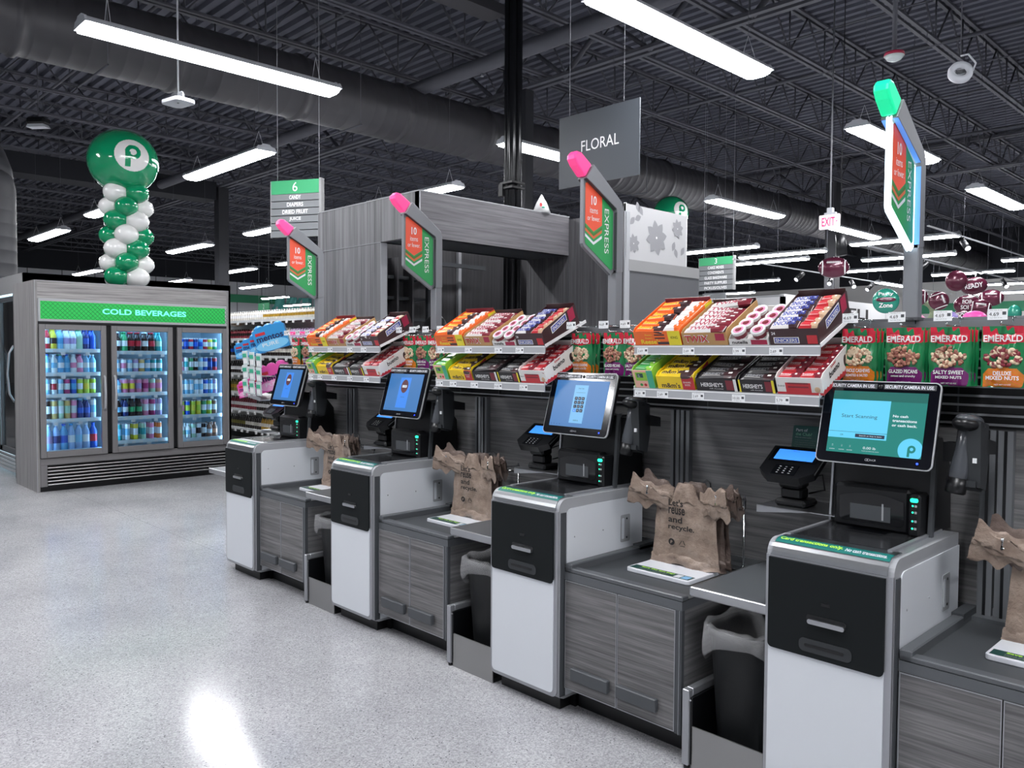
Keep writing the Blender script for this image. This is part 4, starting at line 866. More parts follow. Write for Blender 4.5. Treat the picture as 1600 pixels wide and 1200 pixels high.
def bars_for(kind, w_):
    if kind == 'Reese': a = bar_mesh('candy_bar', w_*.62, .042, .022, 'orange', "Reese's", 'c_cyellow', accent='dbrown', th=.02); c_ = bar_mesh('candy_bar', w_*.33, .042, .022, 'cwhite', '', None, accent='orange'); return [(a, .005, 0), (c_, w_*.64, 0)], 6, .044, .05, 'orange cup pack'
    if kind == 'Twix': a = bar_mesh('candy_bar', w_*.9, .036, .022, 'cwhite', 'TWIX', 'c_berry', tw=w_*.5, accent='maroon', th=.022); return [(a, w_*.05, 0)], 7, .038, .04, 'striped cookie bar'
    if kind == 'nutella': a = cup_mesh(); return [(a, w_*.26, 0), (a, w_*.74, 0)], 4, .064, .018, 'round spread cup'
    if kind == 'snick': a = bar_mesh('candy_bar', w_*.56, .04, .022, 'foil', 'SNICKERS', 'c_cblue', tw=w_*.46, th=.024, accent='dbrown'); c_ = bar_mesh('candy_bar', w_*.36, .04, .022, 'red', '', None, accent='tan'); return [(a, w_*.02, 0), (c_, w_*.6, 0)], 6, .042, .05, 'peanut caramel bar'
    if kind == 'tic': a = bar_mesh('mint_box', w_*.86, .036, .018, 'cgreen', '', None, accent='limeg'); return [(a, w_*.07, 0)], 6, .042, .07, 'green mint box'
    if kind == 'mm': a = bar_mesh('candy_pouch', w_*.94, .045, .02, 'yellow', "m&m's", 'c_dbrown', tw=w_*.5, accent='dbrown', th=.026); return [(a, w_*.03, 0)], 5, .05, .045, 'yellow candy pouch'
    if kind.startswith('hersh'): a = bar_mesh('chocolate_bar', w_*.92, .045, .014, 'cblack', "HERSHEY'S", 'lgray', tw=w_*.5, accent='dbrown', th=.014); return [(a, w_*.04, 0)], 5, .05, .045, 'black chocolate bar'
    a = bar_mesh('wafer_bar', w_*.45, .04, .02, 'red', 'bueno', 'paper', accent='maroon', th=.01); return [(a, w_*.03, 0), (a, w_*.51, 0)], 6, .044, .05, 'red wafer bar'
# build the pieces once, at the nearest shelf, then copy
def one(b_, name): return b_.build(name)
for up in (1, 0):
    defs = UPB if up else LOB; protos = []
    for (kd, xo, w_, hf, hb, fr, sd, inn, deco, desc) in defs:
        cols, rows, dy, hin, bdesc = bars_for(kd, w_)
        bx, slope = box_mesh(w_, BW, hf, hb, hin, fr, sd, inn, deco); built = {}
        cs = []
        for (bm_, bx0, _) in cols:
            if id(bm_) not in built: built[id(bm_)] = bm_.build('spread_cup' if kd == 'nutella' else 'candy_bar')
            cs.append((built[id(bm_)], bx0))
        protos.append((kd, xo, w_, bx.build('display_carton'), cs, rows, dy, hin, slope, desc, bdesc))
    used = set()
    for i in (3, 2, 1):
        sh = sweet_shelf(i, up)
        S = Matrix.Translation(sh.location) @ Matrix.Rotation(SLOPE, 4, 'X')
        for (kd, xo, w_, bo, cs, rows, dy, hin, slope, desc, bdesc) in protos:
            def inst(o):
                if o.name in used: o = o.copy(); COL.objects.link(o)
                used.add(o.name); return o
            c_ = inst(bo); xx = xo+.006; c_.matrix_world = S @ Matrix.Translation((xx, .004, .0045))
            tag(c_, desc+', '+SHORT[i], 'display box', 'candy display cartons')
            for ci, (src, bx0) in enumerate(cs):
                for r_ in range(rows):
                    q = inst(src); y = .012+r_*dy+(.02 if kd == 'nutella' else 0); z = hin+slope*y+(.0 if kd != 'nutella' else .0)
                    jit = math.radians(random.uniform(-16, 16)); q.matrix_world = S @ Matrix.Translation((xx+bx0, y, .0045+z)) @ Matrix.Rotation(random.uniform(-.06, .06), 4, 'Y') @ Matrix.Rotation(math.atan(slope)+(.16 if kd != 'nutella' else .25), 4, 'X') @ Matrix.Rotation(jit*.35, 4, 'Z')
                    side_ = '' if len(cs) == 1 else (', first column' if ci == 0 else ', second column')
                    tag(q, '%s %s from front%s, %s carton, %s' % (bdesc, ORD[r_+1], side_, {'Reese': 'orange', 'Twix': 'gold', 'nutella': 'white', 'snick': 'dark brown', 'tic': 'narrow green', 'mm': 'yellow', 'hersh': 'white edged black', 'hersh2': 'yellow edged black', 'bueno': 'red and white'}[kd], SHORT[i]), 'candy', 'candies in the display cartons')
# second row of cartons at the far end of the lane nearest the cooler: peg hooks and nut bags
def nut_bag(kind):
    w_, h_, th = .138, .21, .034; nx, nz = 44, 64; b_ = MB(); vs = []; fs = []; ms = []
    low = {'cashew': 'c_porange', 'pecan': 'c_purple', 'sweet': 'c_purple', 'deluxe': 'c_porange'}[kind]
    rnd = random.Random(hash(kind) % 97 if False else len(kind)*7)
    for j in range(nz+1):
        for i in range(nx+1):
            u = i/nx*2-1; v = j/nz; bul = th*.5*max(0, 1-u**4)*(math.sin(math.pi*min(1, v*1.15)))**.6 if 0 < v < .87 else 0
            vs.append((u*w_/2*(1-.02*math.sin(v*9)), -bul-.002*math.sin(u*4+v*12)-.0015*math.sin(u*13-v*7), v*h_-h_))
    for j in range(nz):
        for i in range(nx):
            u = (i+.5)/nx*2-1; v = (j+.5)/nz; a = j*(nx+1)+i; fs.append((a, a+1, a+nx+2, a+nx+1))
            if v > .75-.05*(1-abs(u)) and abs(u) < .95: m_ = 'c_bagred'
            elif v < .36-.14*u*u-.03*abs(math.sin(u*5)) and abs(u) < .9: m_ = low if not (low == 'c_porange' and (u*3+v*17) % 1 < .18) else 'c_orange'
            else: m_ = 'c_baggreen'
            ms.append(m_)
    b_.add(vs, fs, ms, True)
    n0 = len(vs); b_.add([(x, -y*.8, z) for x, y, z in vs], [f[::-1] for f in fs], 'c_baggreen', True)
    cs = {'cashew': ('c_nut3', 'c_nut', 'c_nut3'), 'pecan': ('c_nut2', 'c_nut2', 'c_nut'), 'sweet': ('c_nut3', 'c_nut', 'c_nut2'), 'deluxe': ('c_nut3', 'c_nut2', 'c_maroon')}[kind]
    for k in range(70):
        a = rnd.uniform(0, 6.28); r_ = math.sqrt(rnd.random()); x = .054*r_*math.cos(a); z = -.108+.034*r_*math.sin(a)
        b_.M = Matrix.Translation((x, -.0215+.006*abs(x)/.05, z)) @ Matrix.Rotation(rnd.uniform(0, 3), 4, 'Y'); b_.ball((0, 0, 0), (.010, .0045, .0065), rnd.choice(cs), 8, 5)
    b_.M = Matrix.Identity(4)
    U, Z = X1, Z1
    b_.text('EMERALD', (0, -.0150, -.053), U, Z, .023, 'paper', 'C', w=.118, bold=True, off=.001)
    l1, l2 = {'cashew': ('WHOLE CASHEWS', 'ROASTED & SALTED'), 'pecan': ('GLAZED PECANS', 'sweet and crunchy'), 'sweet': ('SALTY SWEET', 'MIXED NUTS'), 'deluxe': ('DELUXE', 'MIXED NUTS')}[kind]
    b_.text(l1, (0, -.0175, -.168), U, Z, .014, 'paper', 'C', w=.1 if kind != 'deluxe' else .055, bold=True, off=.001); b_.text(l2, (0, -.0168, -.184), U, Z, .010 if kind != 'deluxe' else .014, 'paper', 'C', w=.085 if kind != 'deluxe' else .1, bold=True, off=.001)
    b_.text('NET WT 5.5 OZ', (0, -.0115, -.203), U, Z, .005, 'paper', 'C', w=.05, off=.001)
    return b_.build('nut_bag')
BAGK = ['cashew', 'pecan', 'sweet', 'deluxe']; BAGL = ['orange cashew bag', 'purple glazed pecan bag', 'purple salty sweet bag', 'orange deluxe nut bag']
bagp = {k: nut_bag(k) for k in BAGK}
def make_hook(first=[]):
    if not first:
        b_ = MB(); b_.tube([(0, .03, .03), (0, 0, .03), (0, 0, 0), (0, -.14, 0), (0, -.147, .008)], .003, 'chrome', 8); b_.cyl((0, 0, .03), (0, -.185, .026), .002, 'chrome', 6)
        o = thing('peg_hook', 'x', 'hook', group='peg hooks'); b_.build('prong', o)
        b_ = MB(); price(b_, -.03, .014, -.186, 1, .06, .036); b_.build('price_tag', o); first.append(o); return o
    return dup(first[0])
used = set()
for i in (3, 2, 1, 0):
    lst = {3: [(.08, 0), (.25, 1), (.405, 2), (.575, 3), (.74, 0), (.90, 1)], 2: [(.09, 0), (.30, 1), (.43, 2), (.56, 3)], 1: [(.06, 0), (.20, 1), (.33, 2), (.47, 3)], 0: [(.05, 0), (.22, 1), (.36, 2), (.50, 3)]}[i]
    for n_, (dx, kk) in enumerate(lst):
        x = KX[i]+dx; h_ = make_hook(); h_.location = (x, WY-.052, 1.705)
        lb = '%s of the chrome peg hooks with price tags over the %s' % (ORD[n_+1], SHORT[i]); h_['label'] = lb
        for r_ in range(3):
            src = bagp[BAGK[kk]]; o = src if src.name not in used else src.copy()
            if src.name in used: COL.objects.link(o)
            used.add(o.name); o.location = (x+.004*r_, WY-.052-.105+.03*r_, 1.700); o.rotation_euler = (math.radians(2-2*r_), 0, math.radians(random.uniform(-4, 4)))
            tag(o, '%s, %s on the %s hook, %s' % (BAGL[kk], ('front bag', 'middle bag', 'rear bag')[r_], ORD[n_+1], SHORT[i]), 'snack bag', 'hanging nut bags')
# mint boxes and hanging packets on the end of the row beside the cooler
t = thing('mint_rack', 'small white two tier gum rack on the row end by the cooler', 'rack', (-6.25, KY+.40, 1.25))
b_ = MB(); b_.M = Matrix.Rotation(.12, 4, 'Y')
for z in (.0, .19): b_.box(.0, .34, .0, .22, z, z+.005, 'lgray'); b_.box(0, .34, -.004, 0, z-.002, z+.028, 'lgray')
b_.M = Matrix.Identity(4); b_.box(.31, .33, .30, .34, -.05, .42, 'lgray'); b_.box(.31, .64, .30, .33, .1, .16, 'lgray'); b_.build('frame', t)
for k in range(3):
    for z in (.0, .19): b_ = MB(); price(b_, .03+.1*k, z-.005, -.006, 1, .05, .03, '2.99'); b_.build('price_tag', t)
def gum(c1, c2, lab):
    b_ = MB(); w_, d_, h_ = .13, .09, .10; b_.prism([(0, 0), (w_, 0), (w_, h_*.95), (w_*.75, h_), (w_*.25, h_*1.02), (0, h_*.9)], 1, 0, d_, c1); b_.add([(w_*(.5+.5*math.cos(a)), -.0008, h_*(.22+.22*math.sin(a))) for a in [k*.3 for k in range(21)]], [tuple(range(21))], c2)
    b_.box(w_, w_+.0006, 0.01, d_-.01, .01, .05, c2); b_.quad((w_*.08, -.0010, h_*.68), (w_*.3, 0, 0), (0, 0, .012), 'c_red'); b_.text('mentos', (w_*.08, 0, h_*.42), X1, Z1, .022, 'c_navy', w=w_*.82, bold=True, off=.0014); b_.text('PURE', (w_*.2, 0, h_*.2), X1, Z1, .014, 'paper', w=w_*.5, off=.0018)
    for k in range(3): b_.ball((w_*(.2+.3*k), d_/2, h_*.96), (.02, .03, .016), c1, 10, 6)
    return b_.build('gum_carton')
GP = [(-5.98, 3.03, 1.575), (-5.95, 3.04, 1.262)]
GC = [('c_mblue', 'c_mblue2', 'sky blue'), ('c_mpink', 'c_mpink2', 'hot pink')]
for (c1, c2, nm), z, s_ in ((GC[0], .19, 1), (GC[1], .0, 0)):
    src = gum(c1, c2, nm)
    base = {1: Vector(GP[0]), 0: Vector(GP[1])}[s_]; G_ = Matrix.Rotation(math.radians(57), 4, 'Z')
    src.matrix_world = Matrix.Translation(base) @ G_ @ Matrix.Rotation(-.30, 4, 'Y') @ Matrix.Scale(1.95, 4); tag(src, nm+' gum carton standing at the open end of the mint rack', 'gum carton', 'gum cartons')
    for k in (1, 2, 3):
        q = src.copy(); COL.objects.link(q); q.matrix_world = Matrix.Translation(base+Vector((-.085*k, -.02*k, .015-.02*k))) @ G_ @ Matrix.Rotation(-.2, 4, 'Y') @ Matrix.Scale(1.5-.1*k, 4)
        tag(q, '%s gum carton, %s behind the front one on the mint rack' % (nm, ORD[k]), 'gum carton', 'gum cartons')
pk = MB(); pk.box(-.03, .03, -.006, .006, -.11, 0, 'clear_pack', .004); pk.box(-.022, .022, -.008, -.006, -.05, -.02, 'c_mgreen'); pk.box(-.02, .02, -.008, -.006, -.095, -.06, 'paper')
mat('clear_pack', 'cfd9da', .2)
pk = pk.build('gum_packet'); n_ = 0
for z in (1.60, 1.49, 1.38):
    for k in range(3):
        q = pk if n_ == 0 else pk.copy()
        if n_: COL.objects.link(q)
        n_ += 1; q.location = (-5.97+.055*k, KY+.30+.03*k, z-.01*k); q.rotation_euler = (.1, .05*(k-1), .2)
        tag(q, 'silvery gum packet hung on the mint rack, %s in the %s row down' % (ORD[k+1], ORD[int(round((1.6-z)/.11))+1]), 'gum packet', 'hanging gum packets')
# ============================================================ the cold drinks cooler
for k, c_ in dict(b_lb='7fc3ea', b_bl='1f58c8', b_db='16307c', b_red='b32034', b_yel='d9d23a', b_wh='dfeef5', b_pk='e08ab4', b_mg='a83274', b_gr='2c9a62', b_tl='2fa3a8', b_cola='22100f', b_gold='c9b06a', b_lv='a99bd0', b_br='8c6a5a', b_lm='a9cf3c', b_pch='e6ab8c', b_mint='a9d8c0', b_wtr='8fb6e6', b_sky='4aa3dc', b_or='de7a3a').items(): mat(k, c_, .25, coat=.3)
mat('interior', 'c7dbe6', .5); mat('shelf_white', 'd5e6ee', .45); mat('cooler_green', '1ea548', emit=.38); mat('cooler_green2', '107034', emit=.2); mat('cool_txt', '6ff0e0', emit=.8)
t = thing('drinks_cooler', 'wood framed three door cooler with a green COLD BEVERAGES sign', 'cooler', (-10.15, 2.49, 0), math.pi/2)
CWD, CDP, CHT = 2.24, .9, 2.375
b_ = MB(); b_.box(0, .03, .0, CDP, 0, CHT, 'wood_light_v'); b_.build('side_panel', t); b_ = MB(); b_.box(CWD-.03, CWD, .0, CDP, 0, CHT, 'wood_light_v'); b_.box(0, .006, -.003, 0, 0, CHT, 'lgray'); b_.build('side_panel', t)
b_ = MB(); b_.box(.03, CWD-.03, .0, .05, 2.175, CHT, 'wood_light_h'); b_.box(.03, CWD-.03, .05, CDP, 2.32, 2.34, 'dgray'); b_.box(0, CWD, -.004, .02, CHT-.006, CHT, 'lgray'); b_.build('fascia', t)
b_ = MB(); b_.box(.03, CWD-.03, -.012, .04, 1.915, 2.175, 'lgray', .006); sg = b_.build('sign_frame', t)
b_ = MB(); b_.quad((.055, -.0125, 1.945), (CWD-.11, 0, 0), (0, 0, .2), 'cooler_green')
for i in range(44):
    x = .06+i*.049
    for s_ in (-1, 1):
        for j in range(4): b_.tube([(x+.0245-s_*.0245, -.0135, 1.947+j*.049), (x+.0245+s_*.0245, -.0135, 1.996+j*.049)], .0022, 'cooler_green2', 3, smooth=False)
b_.text('COLD BEVERAGES', (CWD/2+.07, -.0165, 2.018), X1, Z1, .065, 'cool_txt', 'C', w=.98, bold=True); b_.build('sign_panel', sg)
# cabinet inside
DOORS = [(.035, .735), (.79, 1.505), (1.56, 2.205)]
b_ = MB(); b_.box(.03, CWD-.03, .75, .78, .33, 1.92, 'interior'); b_.box(.03, CWD-.03, .02, .75, 1.89, 1.915, 'interior'); b_.box(.03, CWD-.03, .02, .75, .33, .36, 'interior'); b_.box(.03, .05, .03, .75, .36, 1.89, 'interior'); b_.box(CWD-.05, CWD-.03, .03, .75, .36, 1.89, 'interior')
for x in (.76, 1.535): b_.box(x-.03, x+.03, .0, .06, .36, 1.89, 'black'); b_.box(x-.006, x+.006, .1, .75, .36, 1.89, 'interior')
b_.box(.03, CWD-.03, .78, CDP, 0, 2.3, 'dgray'); b_.box(.03, CWD-.03, .0, .04, 1.88, 1.92, 'black'); b_.box(.03, CWD-.03, .0, .04, .34, .40, 'black')
for a, c_ in DOORS:
    b_.box(a-.008, a+.055, .001, .02, .38, 1.89, 'black'); b_.box(c_-.055, c_+.008, .001, .02, .38, 1.89, 'black')
b_.build('cabinet', t)
b_ = MB()
for x, dx in ((.055, .012), (.76-.045, .012), (.76+.035, .012), (1.535-.045, .012), (1.535+.035, .012), (CWD-.07, .012)): b_.box(x, x+dx, .045, .06, .40, 1.86, 'led_blue')
for a, c_ in ((.1, .68), (.84, 1.46), (1.6, 2.16)): b_.box(a, c_, .06, .075, 1.875, 1.888, 'led_blue')
b_.build('light_tube', t)
DOORS = [(.035, .735), (.79, 1.505), (1.56, 2.205)]; SHZ = [(1.605, 1.335, 1.09, .805, .45), (1.585, 1.335, 1.083, .797, .51), (1.61, 1.34, 1.045, .78, .485)]
CHH = [(.235, .215, .185, .225, .30), (.235, .165, .175, .215, .21), (.15, .18, .195, .19, .19)]
for a, c_ in DOORS:
    b_ = MB(); f_ = .06
    for q in ((a, a+f_, .385, 1.885), (c_-f_, c_, .385, 1.885), (a+f_, c_-f_, .385, .385+f_+.01), (a+f_, c_-f_, 1.885-f_, 1.885)): b_.box(q[0], q[1], -.035, .0, q[2], q[3], 'door_gray', .004)
    d_ = b_.build('cooler_door', t)
    b_ = MB(); b_.box(a+f_-.005, c_-f_+.005, -.02, -.016, .44, 1.83, 'glass'); b_.build('glass_pane', d_)
    b_ = MB(); hx = c_-.03 if a < .5 else a+.03; b_.tube([(hx, -.035, .90), (hx, -.06, .93), (hx, -.078, 1.1), (hx, -.06, 1.27), (hx, -.035, 1.3)], .013, 'lgray', 10); b_.build('door_handle', d_)
mat('door_gray', '7d7b7c', .4, metal=.3); mat('louvre', '9b999a', .35, metal=.4)
for o in bpy.data.objects:
    if o.name.startswith('cooler_door') and o.type == 'MESH': pass
for di, (a, c_) in enumerate(DOORS):
    for z in SHZ[di]:
        b_ = MB(); b_.box(a+.03, c_-.03, .07, .74, z-.012, z-.002, 'shelf_white'); b_.box(a+.03, c_-.03, .062, .07, z-.035, z+.008, 'shelf_white')
        for k in range(7):
            x = a+.09+k*(c_-a-.18)/6
            if (k*7+int(z*10)) % 3: b_.box(x-.02, x+.02, .059, .062, z-.035, z-.008, 'paper')
            else: b_.box(x-.022, x+.022, .058, .062, z-.065, z-.03, 'tag')
        b_.build('cooler_shelf', t)
b_ = MB(); b_.box(.03, CWD-.03, .03, .06, 0.0, .38, 'black'); b_.box(.03, CWD-.03, -.01, .02, .30, .378, 'door_gray', .004); b_.box(.03, .1, -.02, .02, .06, .30, 'door_gray', .004)
for k in range(6): z = .07+k*.038; b_.prism([(-.014, z), (-.036, z+.010), (-.030, z+.018), (.0, z+.014), (.0, z+.004)], 0, .1, CWD-.03, 'louvre')
b_.build('louvre_grille', t)
# drink containers: one mesh for each look
def can(c1, c2, h, r=.031):
    b_ = MB(); b_.lathe([(r*.8, 0, 'silver'), (r, .008, c1), (r, h*.3, c2), (r, h*.68, c1), (r, h-.014, 'silver'), (r*.82, h-.002, 'silver'), (r*.8, h, 'silver')], c1, 14); return b_
def bottle(c1, c2, cap, h, r=.036):
    b_ = MB(); b_.lathe([(r*.85, 0, c1), (r, .01, c1), (r*.97, h*.28, c2), (r*.97, h*.56, c1), (r, h*.62, c1), (r*.8, h*.74, c1), (r*.42, h*.86, c1), (r*.38, h*.93, cap), (r*.44, h*.935, cap), (r*.44, h, cap)], c1, 14); return b_
def jug(c1, c2, cap, h, r=.048): return bottle(c1, c2, cap, h, r)
SH = [
 [['B red wh wh', 'B yel cola yel', 'B lb sky wh', 'B wh lv red', 'B wh lv red', 'B mint mint gr', 'B db bl bl', 'B bl bl db'], ['J lb wh bl', 'J wh lb wh', 'J sky wh gr', 'B sky lb bl', 'B wh pk wh', 'B pk wh mg', 'B lb wh wh', 'B lb wh wh'], ['T lb wh', 'T wh red', 'T lb wh', 'T mg wh', 'T bl sky', 'T lm wh', 'T lm yel', 'T lm wh'], ['T cola wh', 'T gold wh', 'T mint wh', 'T gold mint', 'T pk wh', 'B db bl lb', 'B db bl lb', 'T wh lb'], ['W wtr lv wh', 'W wtr db wh', 'W sky bl bl', 'W wtr wh sky', 'W wtr lb wh', 'W wtr wh wh', 'W bl red bl']],
 [['B cola wh wh', 'B gr wh gr', 'B cola red red', 'B cola red red', 'B cola wh wh', 'B cola red red', 'B tl mint tl'], ['C lb wh', 'C wh pk', 'C lb wh', 'C lv wh', 'C gold wh', 'C sky wh', 'C tl wh', 'C tl wh'], ['B lb wh db', 'C pk yel', 'C pk yel', 'C pk lv', 'C pk mg', 'C mint pk', 'C pch pk'], ['B cola lb wh', 'B db wh cola', 'B cola gr cola', 'B cola gr cola', 'T pk wh', 'T mg wh', 'T lv wh'], ['T tl lb', 'T wh lb', 'T yel wh', 'T mint tl', 'T pk wh', 'T or wh']],
 [['C bl wh', 'C db bl', 'C red lb', 'C db bl', 'C sky bl', 'C red wh', 'C yel wh', 'C gr wh'], ['T pk wh', 'T wh tl', 'T gr wh', 'T cola wh', 'T lb wh', 'T bl wh', 'T db bl', 'T red db'], ['T lb wh', 'T lb wh', 'T lb wh', 'T wh lb', 'T wh lb', 'T bl wh', 'T sky wh', 'T lv wh'], ['T lm pk', 'T bl lm', 'T lm yel', 'T yel lm', 'T gr wh', 'T lm wh', 'T br wh'], ['B wh mint wh', 'B wh lb wh', 'C mint wh', 'C wh cola', 'C cola wh', 'B br wh br', 'B br pch br']]]
CN = dict(red='red', wh='white', yel='yellow', cola='dark brown', lb='light blue', sky='sky blue', lv='lavender', mint='mint green', gr='green', db='navy', bl='blue', pk='pink', mg='magenta', lm='lime', gold='gold', wtr='clear blue', tl='teal', pch='peach', br='brown', **{'or': 'orange'})
KN = dict(B='bottle', J='round jug', W='water bottle', C='can', T='tall can'); proto_d = {}
Rz = Matrix.Translation((-10.15, 2.49, 0)) @ Matrix.Rotation(math.pi/2, 4, 'Z')
for di, (a, c_) in enumerate(DOORS):
    for si, z in enumerate(SHZ[di]):
        HH = CHH[di][si]; items = SH[di][si]; n_ = len(items); x0_, x1_ = a+.075, c_-.075
        for k, it in enumerate(items):
            p_ = it.split(); it = it+str(HH)
            if it not in proto_d:
                q = {'B': lambda: bottle('b_'+p_[1], 'b_'+p_[2], 'b_'+p_[3], HH, .037), 'J': lambda: jug('b_'+p_[1], 'b_'+p_[2], 'b_'+p_[3], HH, .043), 'W': lambda: bottle('b_'+p_[1], 'b_'+p_[2], 'b_'+p_[3], HH, .046), 'C': lambda: can('b_'+p_[1], 'b_'+p_[2], HH, .033), 'T': lambda: can('b_'+p_[1], 'b_'+p_[2], HH, .031)}[p_[0]]()
                proto_d[it] = q.build({'B': 'drink_bottle', 'J': 'drink_bottle', 'W': 'water_bottle', 'C': 'drink_can', 'T': 'drink_can'}[p_[0]]); proto_d[it]['n'] = 0
            for rank in (0, 1):
                if rank and p_[0] == 'W': continue
                o = proto_d[it]
                if o['n']: o = o.copy(); COL.objects.link(o)
                proto_d[it]['n'] = 1
                x = x0_+(x1_-x0_)*(k+.5)/n_; o.matrix_world = Rz @ Matrix.Translation((x, .12+.09*rank, z-.0015)) @ Matrix.Rotation(random.uniform(-3, 3), 4, 'Z')
                tag(o, '%s and %s %s, %s %s, %s shelf, %s cooler door' % (CN[p_[1]], CN[p_[2]], KN[p_[0]], ORD[k+1], 'in front' if not rank else 'behind', ('top', 'upper', 'middle', 'lower', 'bottom')[si], ORD[di+1]), 'drink', 'drinks in the cooler')
for o in proto_d.values():
    if 'n' in o: del o['n']
# freezer run behind and beside the cooler
t = thing('glass_door_freezer', 'long grey freezer run with lit glass doors behind the cooler', 'freezer', (-11.14, 2.62, 0))
b_ = MB(); b_.box(-9, 0, .10, 2.6, 2.3, 2.53, 'lgray2'); b_.box(-9, 0, -.0, .10, 2.3, 2.53, 'lgray2'); b_.box(-.05, .0, .0, 2.6, 0, 2.53, 'dgray'); b_.box(-9, 0, .7, 2.6, 0, 2.3, 'dgray'); b_.box(-9, -.05, .1, .7, 0.0, .35, 'dgray'); b_.build('body', t)
mat('lgray2', '8f8f90', .5)
b_ = MB(); b_.box(-9, -.05, .66, .7, .35, 2.3, 'interior'); b_.build('back_panel', t)
for k in range(6):
    x1_ = -.28-k*.78; x0_ = x1_-.74; b_ = MB()
    for q in ((x0_, x0_+.05, .3, 2.26), (x1_-.05, x1_, .3, 2.26), (x0_, x1_, .3, .36), (x0_, x1_, 2.2, 2.26)): b_.box(q[0], q[1], -.04, .0, q[2], q[3], 'dgray')
    d_ = b_.build('freezer_door', t); b_ = MB(); b_.box(x0_+.05, x1_-.05, -.02, -.016, .36, 2.2, 'glass'); b_.build('glass_pane', d_)
    b_ = MB(); b_.tube([(x1_-.06, -.04, .95), (x1_-.06, -.09, 1.05), (x1_-.06, -.11, 1.3), (x1_-.06, -.09, 1.55), (x1_-.06, -.04, 1.65)], .012, 'silver', 8); b_.build('door_handle', d_)
    b_ = MB(); b_.box(x1_-.06, x1_-.045, .02, .10, .4, 2.2, 'led_soft'); b_.box(x0_+.045, x0_+.06, .01, .10, .4, 2.2, 'led_soft'); b_.box(x0_+.06, x1_-.06, .05, .09, 2.17, 2.19, 'led_soft')
    for z in (.6, .95, 1.3, 1.65, 2.0): b_.box(x0_+.03, x1_-.03, .1, .6, z, z+.02, 'shelf_white')
    b_.build('lit_shelves', t)
mat('led_soft', 'd5f4ff', emit=14)
b_ = MB(); b_.box(-.25, -.2, -.06, 0, .02, 2.28, 'black'); b_.box(-.12, -.1, -.03, 0, .1, 2.28, 'lgray')
for k in range(5): b_.box(-9, -.05, -.03+.004*k, 0, .06+.045*k, .085+.045*k, 'lgray')
b_.build('kick_grille', t)
# ============================================================ aisle shelving seen past the cooler
t = thing('aisle_gondola', 'long white aisle shelving with bottles, between the cooler and the first kiosk', 'shelving', (-14.2, 6.125, 0))
GZ = [.34, .65, .934, 1.24, 1.53, 1.81, 2.10]; GL = 7.4
b_ = MB(); b_.box(0, GL, .42, .46, 0, 2.1, 'wall_cream'); b_.box(0, GL, .02, .42, .0, .17, 'black'); b_.box(GL-.03, GL, 0, .46, 0, 2.1, 'wall_cream'); b_.build('frame', t)
for z in GZ[:-1]+[2.10]:
    b_ = MB(); b_.box(0, GL, .0, .42, z-.03, z-.005, 'shelf_white2'); b_.box(0, GL, -.006, 0, z-.04, z-.002, 'shelf_white2')
    x = .1
    while x < 4.0: b_.box(x, x+.05, -.022, -.006, z-.075, z-.035, 'paper'); x += random.choice((.2, .24, .3))
    b_.build('aisle_shelf', t)
mat('shelf_white2', 'cfd2d4', .5)
for k, c_ in dict(g_dark='1f1716', g_olive='6f6a2c', g_amber='b08a2a', g_red='7c2533', g_cream='c4b48a', g_lav='c9b6d8', g_pink='d9a9bd').items(): mat(k, c_, .3, coat=.2)
RUNS = [[('dark g_olive', .3), ('dark cream', .35), ('amber cream', .35)], [('red paper', .5), ('dark paper', .5)], [('olive amber', .5), ('dark paper', .5)], [('dark paper', .35), ('dark amber', .25), ('dark paper', .4)], [('dark blue', .3), ('dark cream', .7)], [('red dark', .25), ('cream paper', .45), ('lav pink', .3)], [('cream paper', .4), ('cream amber', .6)]]
gp = {}; XR = [1.75+1.0, 2.8, 2.85, 3.1, 3.3, 3.95, 3.95]
for si, z in enumerate(GZ):
    xs_ = 1.05; sp_ = .078; n_ = int((XR[si]-xs_)/sp_); cuts = []; acc = 0
    for cl, f_ in RUNS[si]: acc += f_*n_; cuts.append((acc, cl))
    for k in range(n_):
        cl = next(c_ for a, c_ in cuts if k < a+.01 or c_ == cuts[-1][1]); key = cl+('s' if si == 5 else '')
        a_, b__ = cl.split(); nm = lambda q: q if q in MATS else ('g_'+q if 'g_'+q in MATS else 'b_bl')
        if key not in gp:
            mb = bottle(nm(a_), nm(b__), 'black' if a_ != 'cream' else 'paper', .2 if si < 5 else .15, .033); gp[key] = [mb.build('sauce_bottle'), 0]
        o = gp[key][0]
        if gp[key][1]: o = o.copy(); COL.objects.link(o)
        gp[key][1] += 1; o.matrix_world = Matrix.Translation((-14.2+xs_+k*sp_, 6.125+.06, z-.0045)) @ Matrix.Rotation(random.uniform(-1, 1), 4, 'Z')
        tag(o, '%s bottle with %s label, %s along the %s aisle shelf from the floor' % ({'dark': 'dark', 'amber': 'amber', 'red': 'red', 'olive': 'olive', 'cream': 'pale', 'lav': 'lavender'}[a_], {'g_olive': 'olive', 'cream': 'cream', 'paper': 'white', 'amber': 'yellow', 'blue': 'blue', 'dark': 'dark', 'pink': 'pink'}[b__], ORD[k+1], ORD[si+1]), 'bottle', 'bottles on the aisle shelving')
for k in range(3):
    b_ = MB(); b_.ball((0, 0, .05), (.32-.05*k, .15, .11), 'c_tan', 16, 8)
    tag(b_.build('bread_loaf'), 'round brown loaf on top of the aisle shelving, %s from the cooler' % ORD[k+1], 'bread', 'loaves on the shelving', loc=(-13.4+1.35*k, 6.4, 2.08))
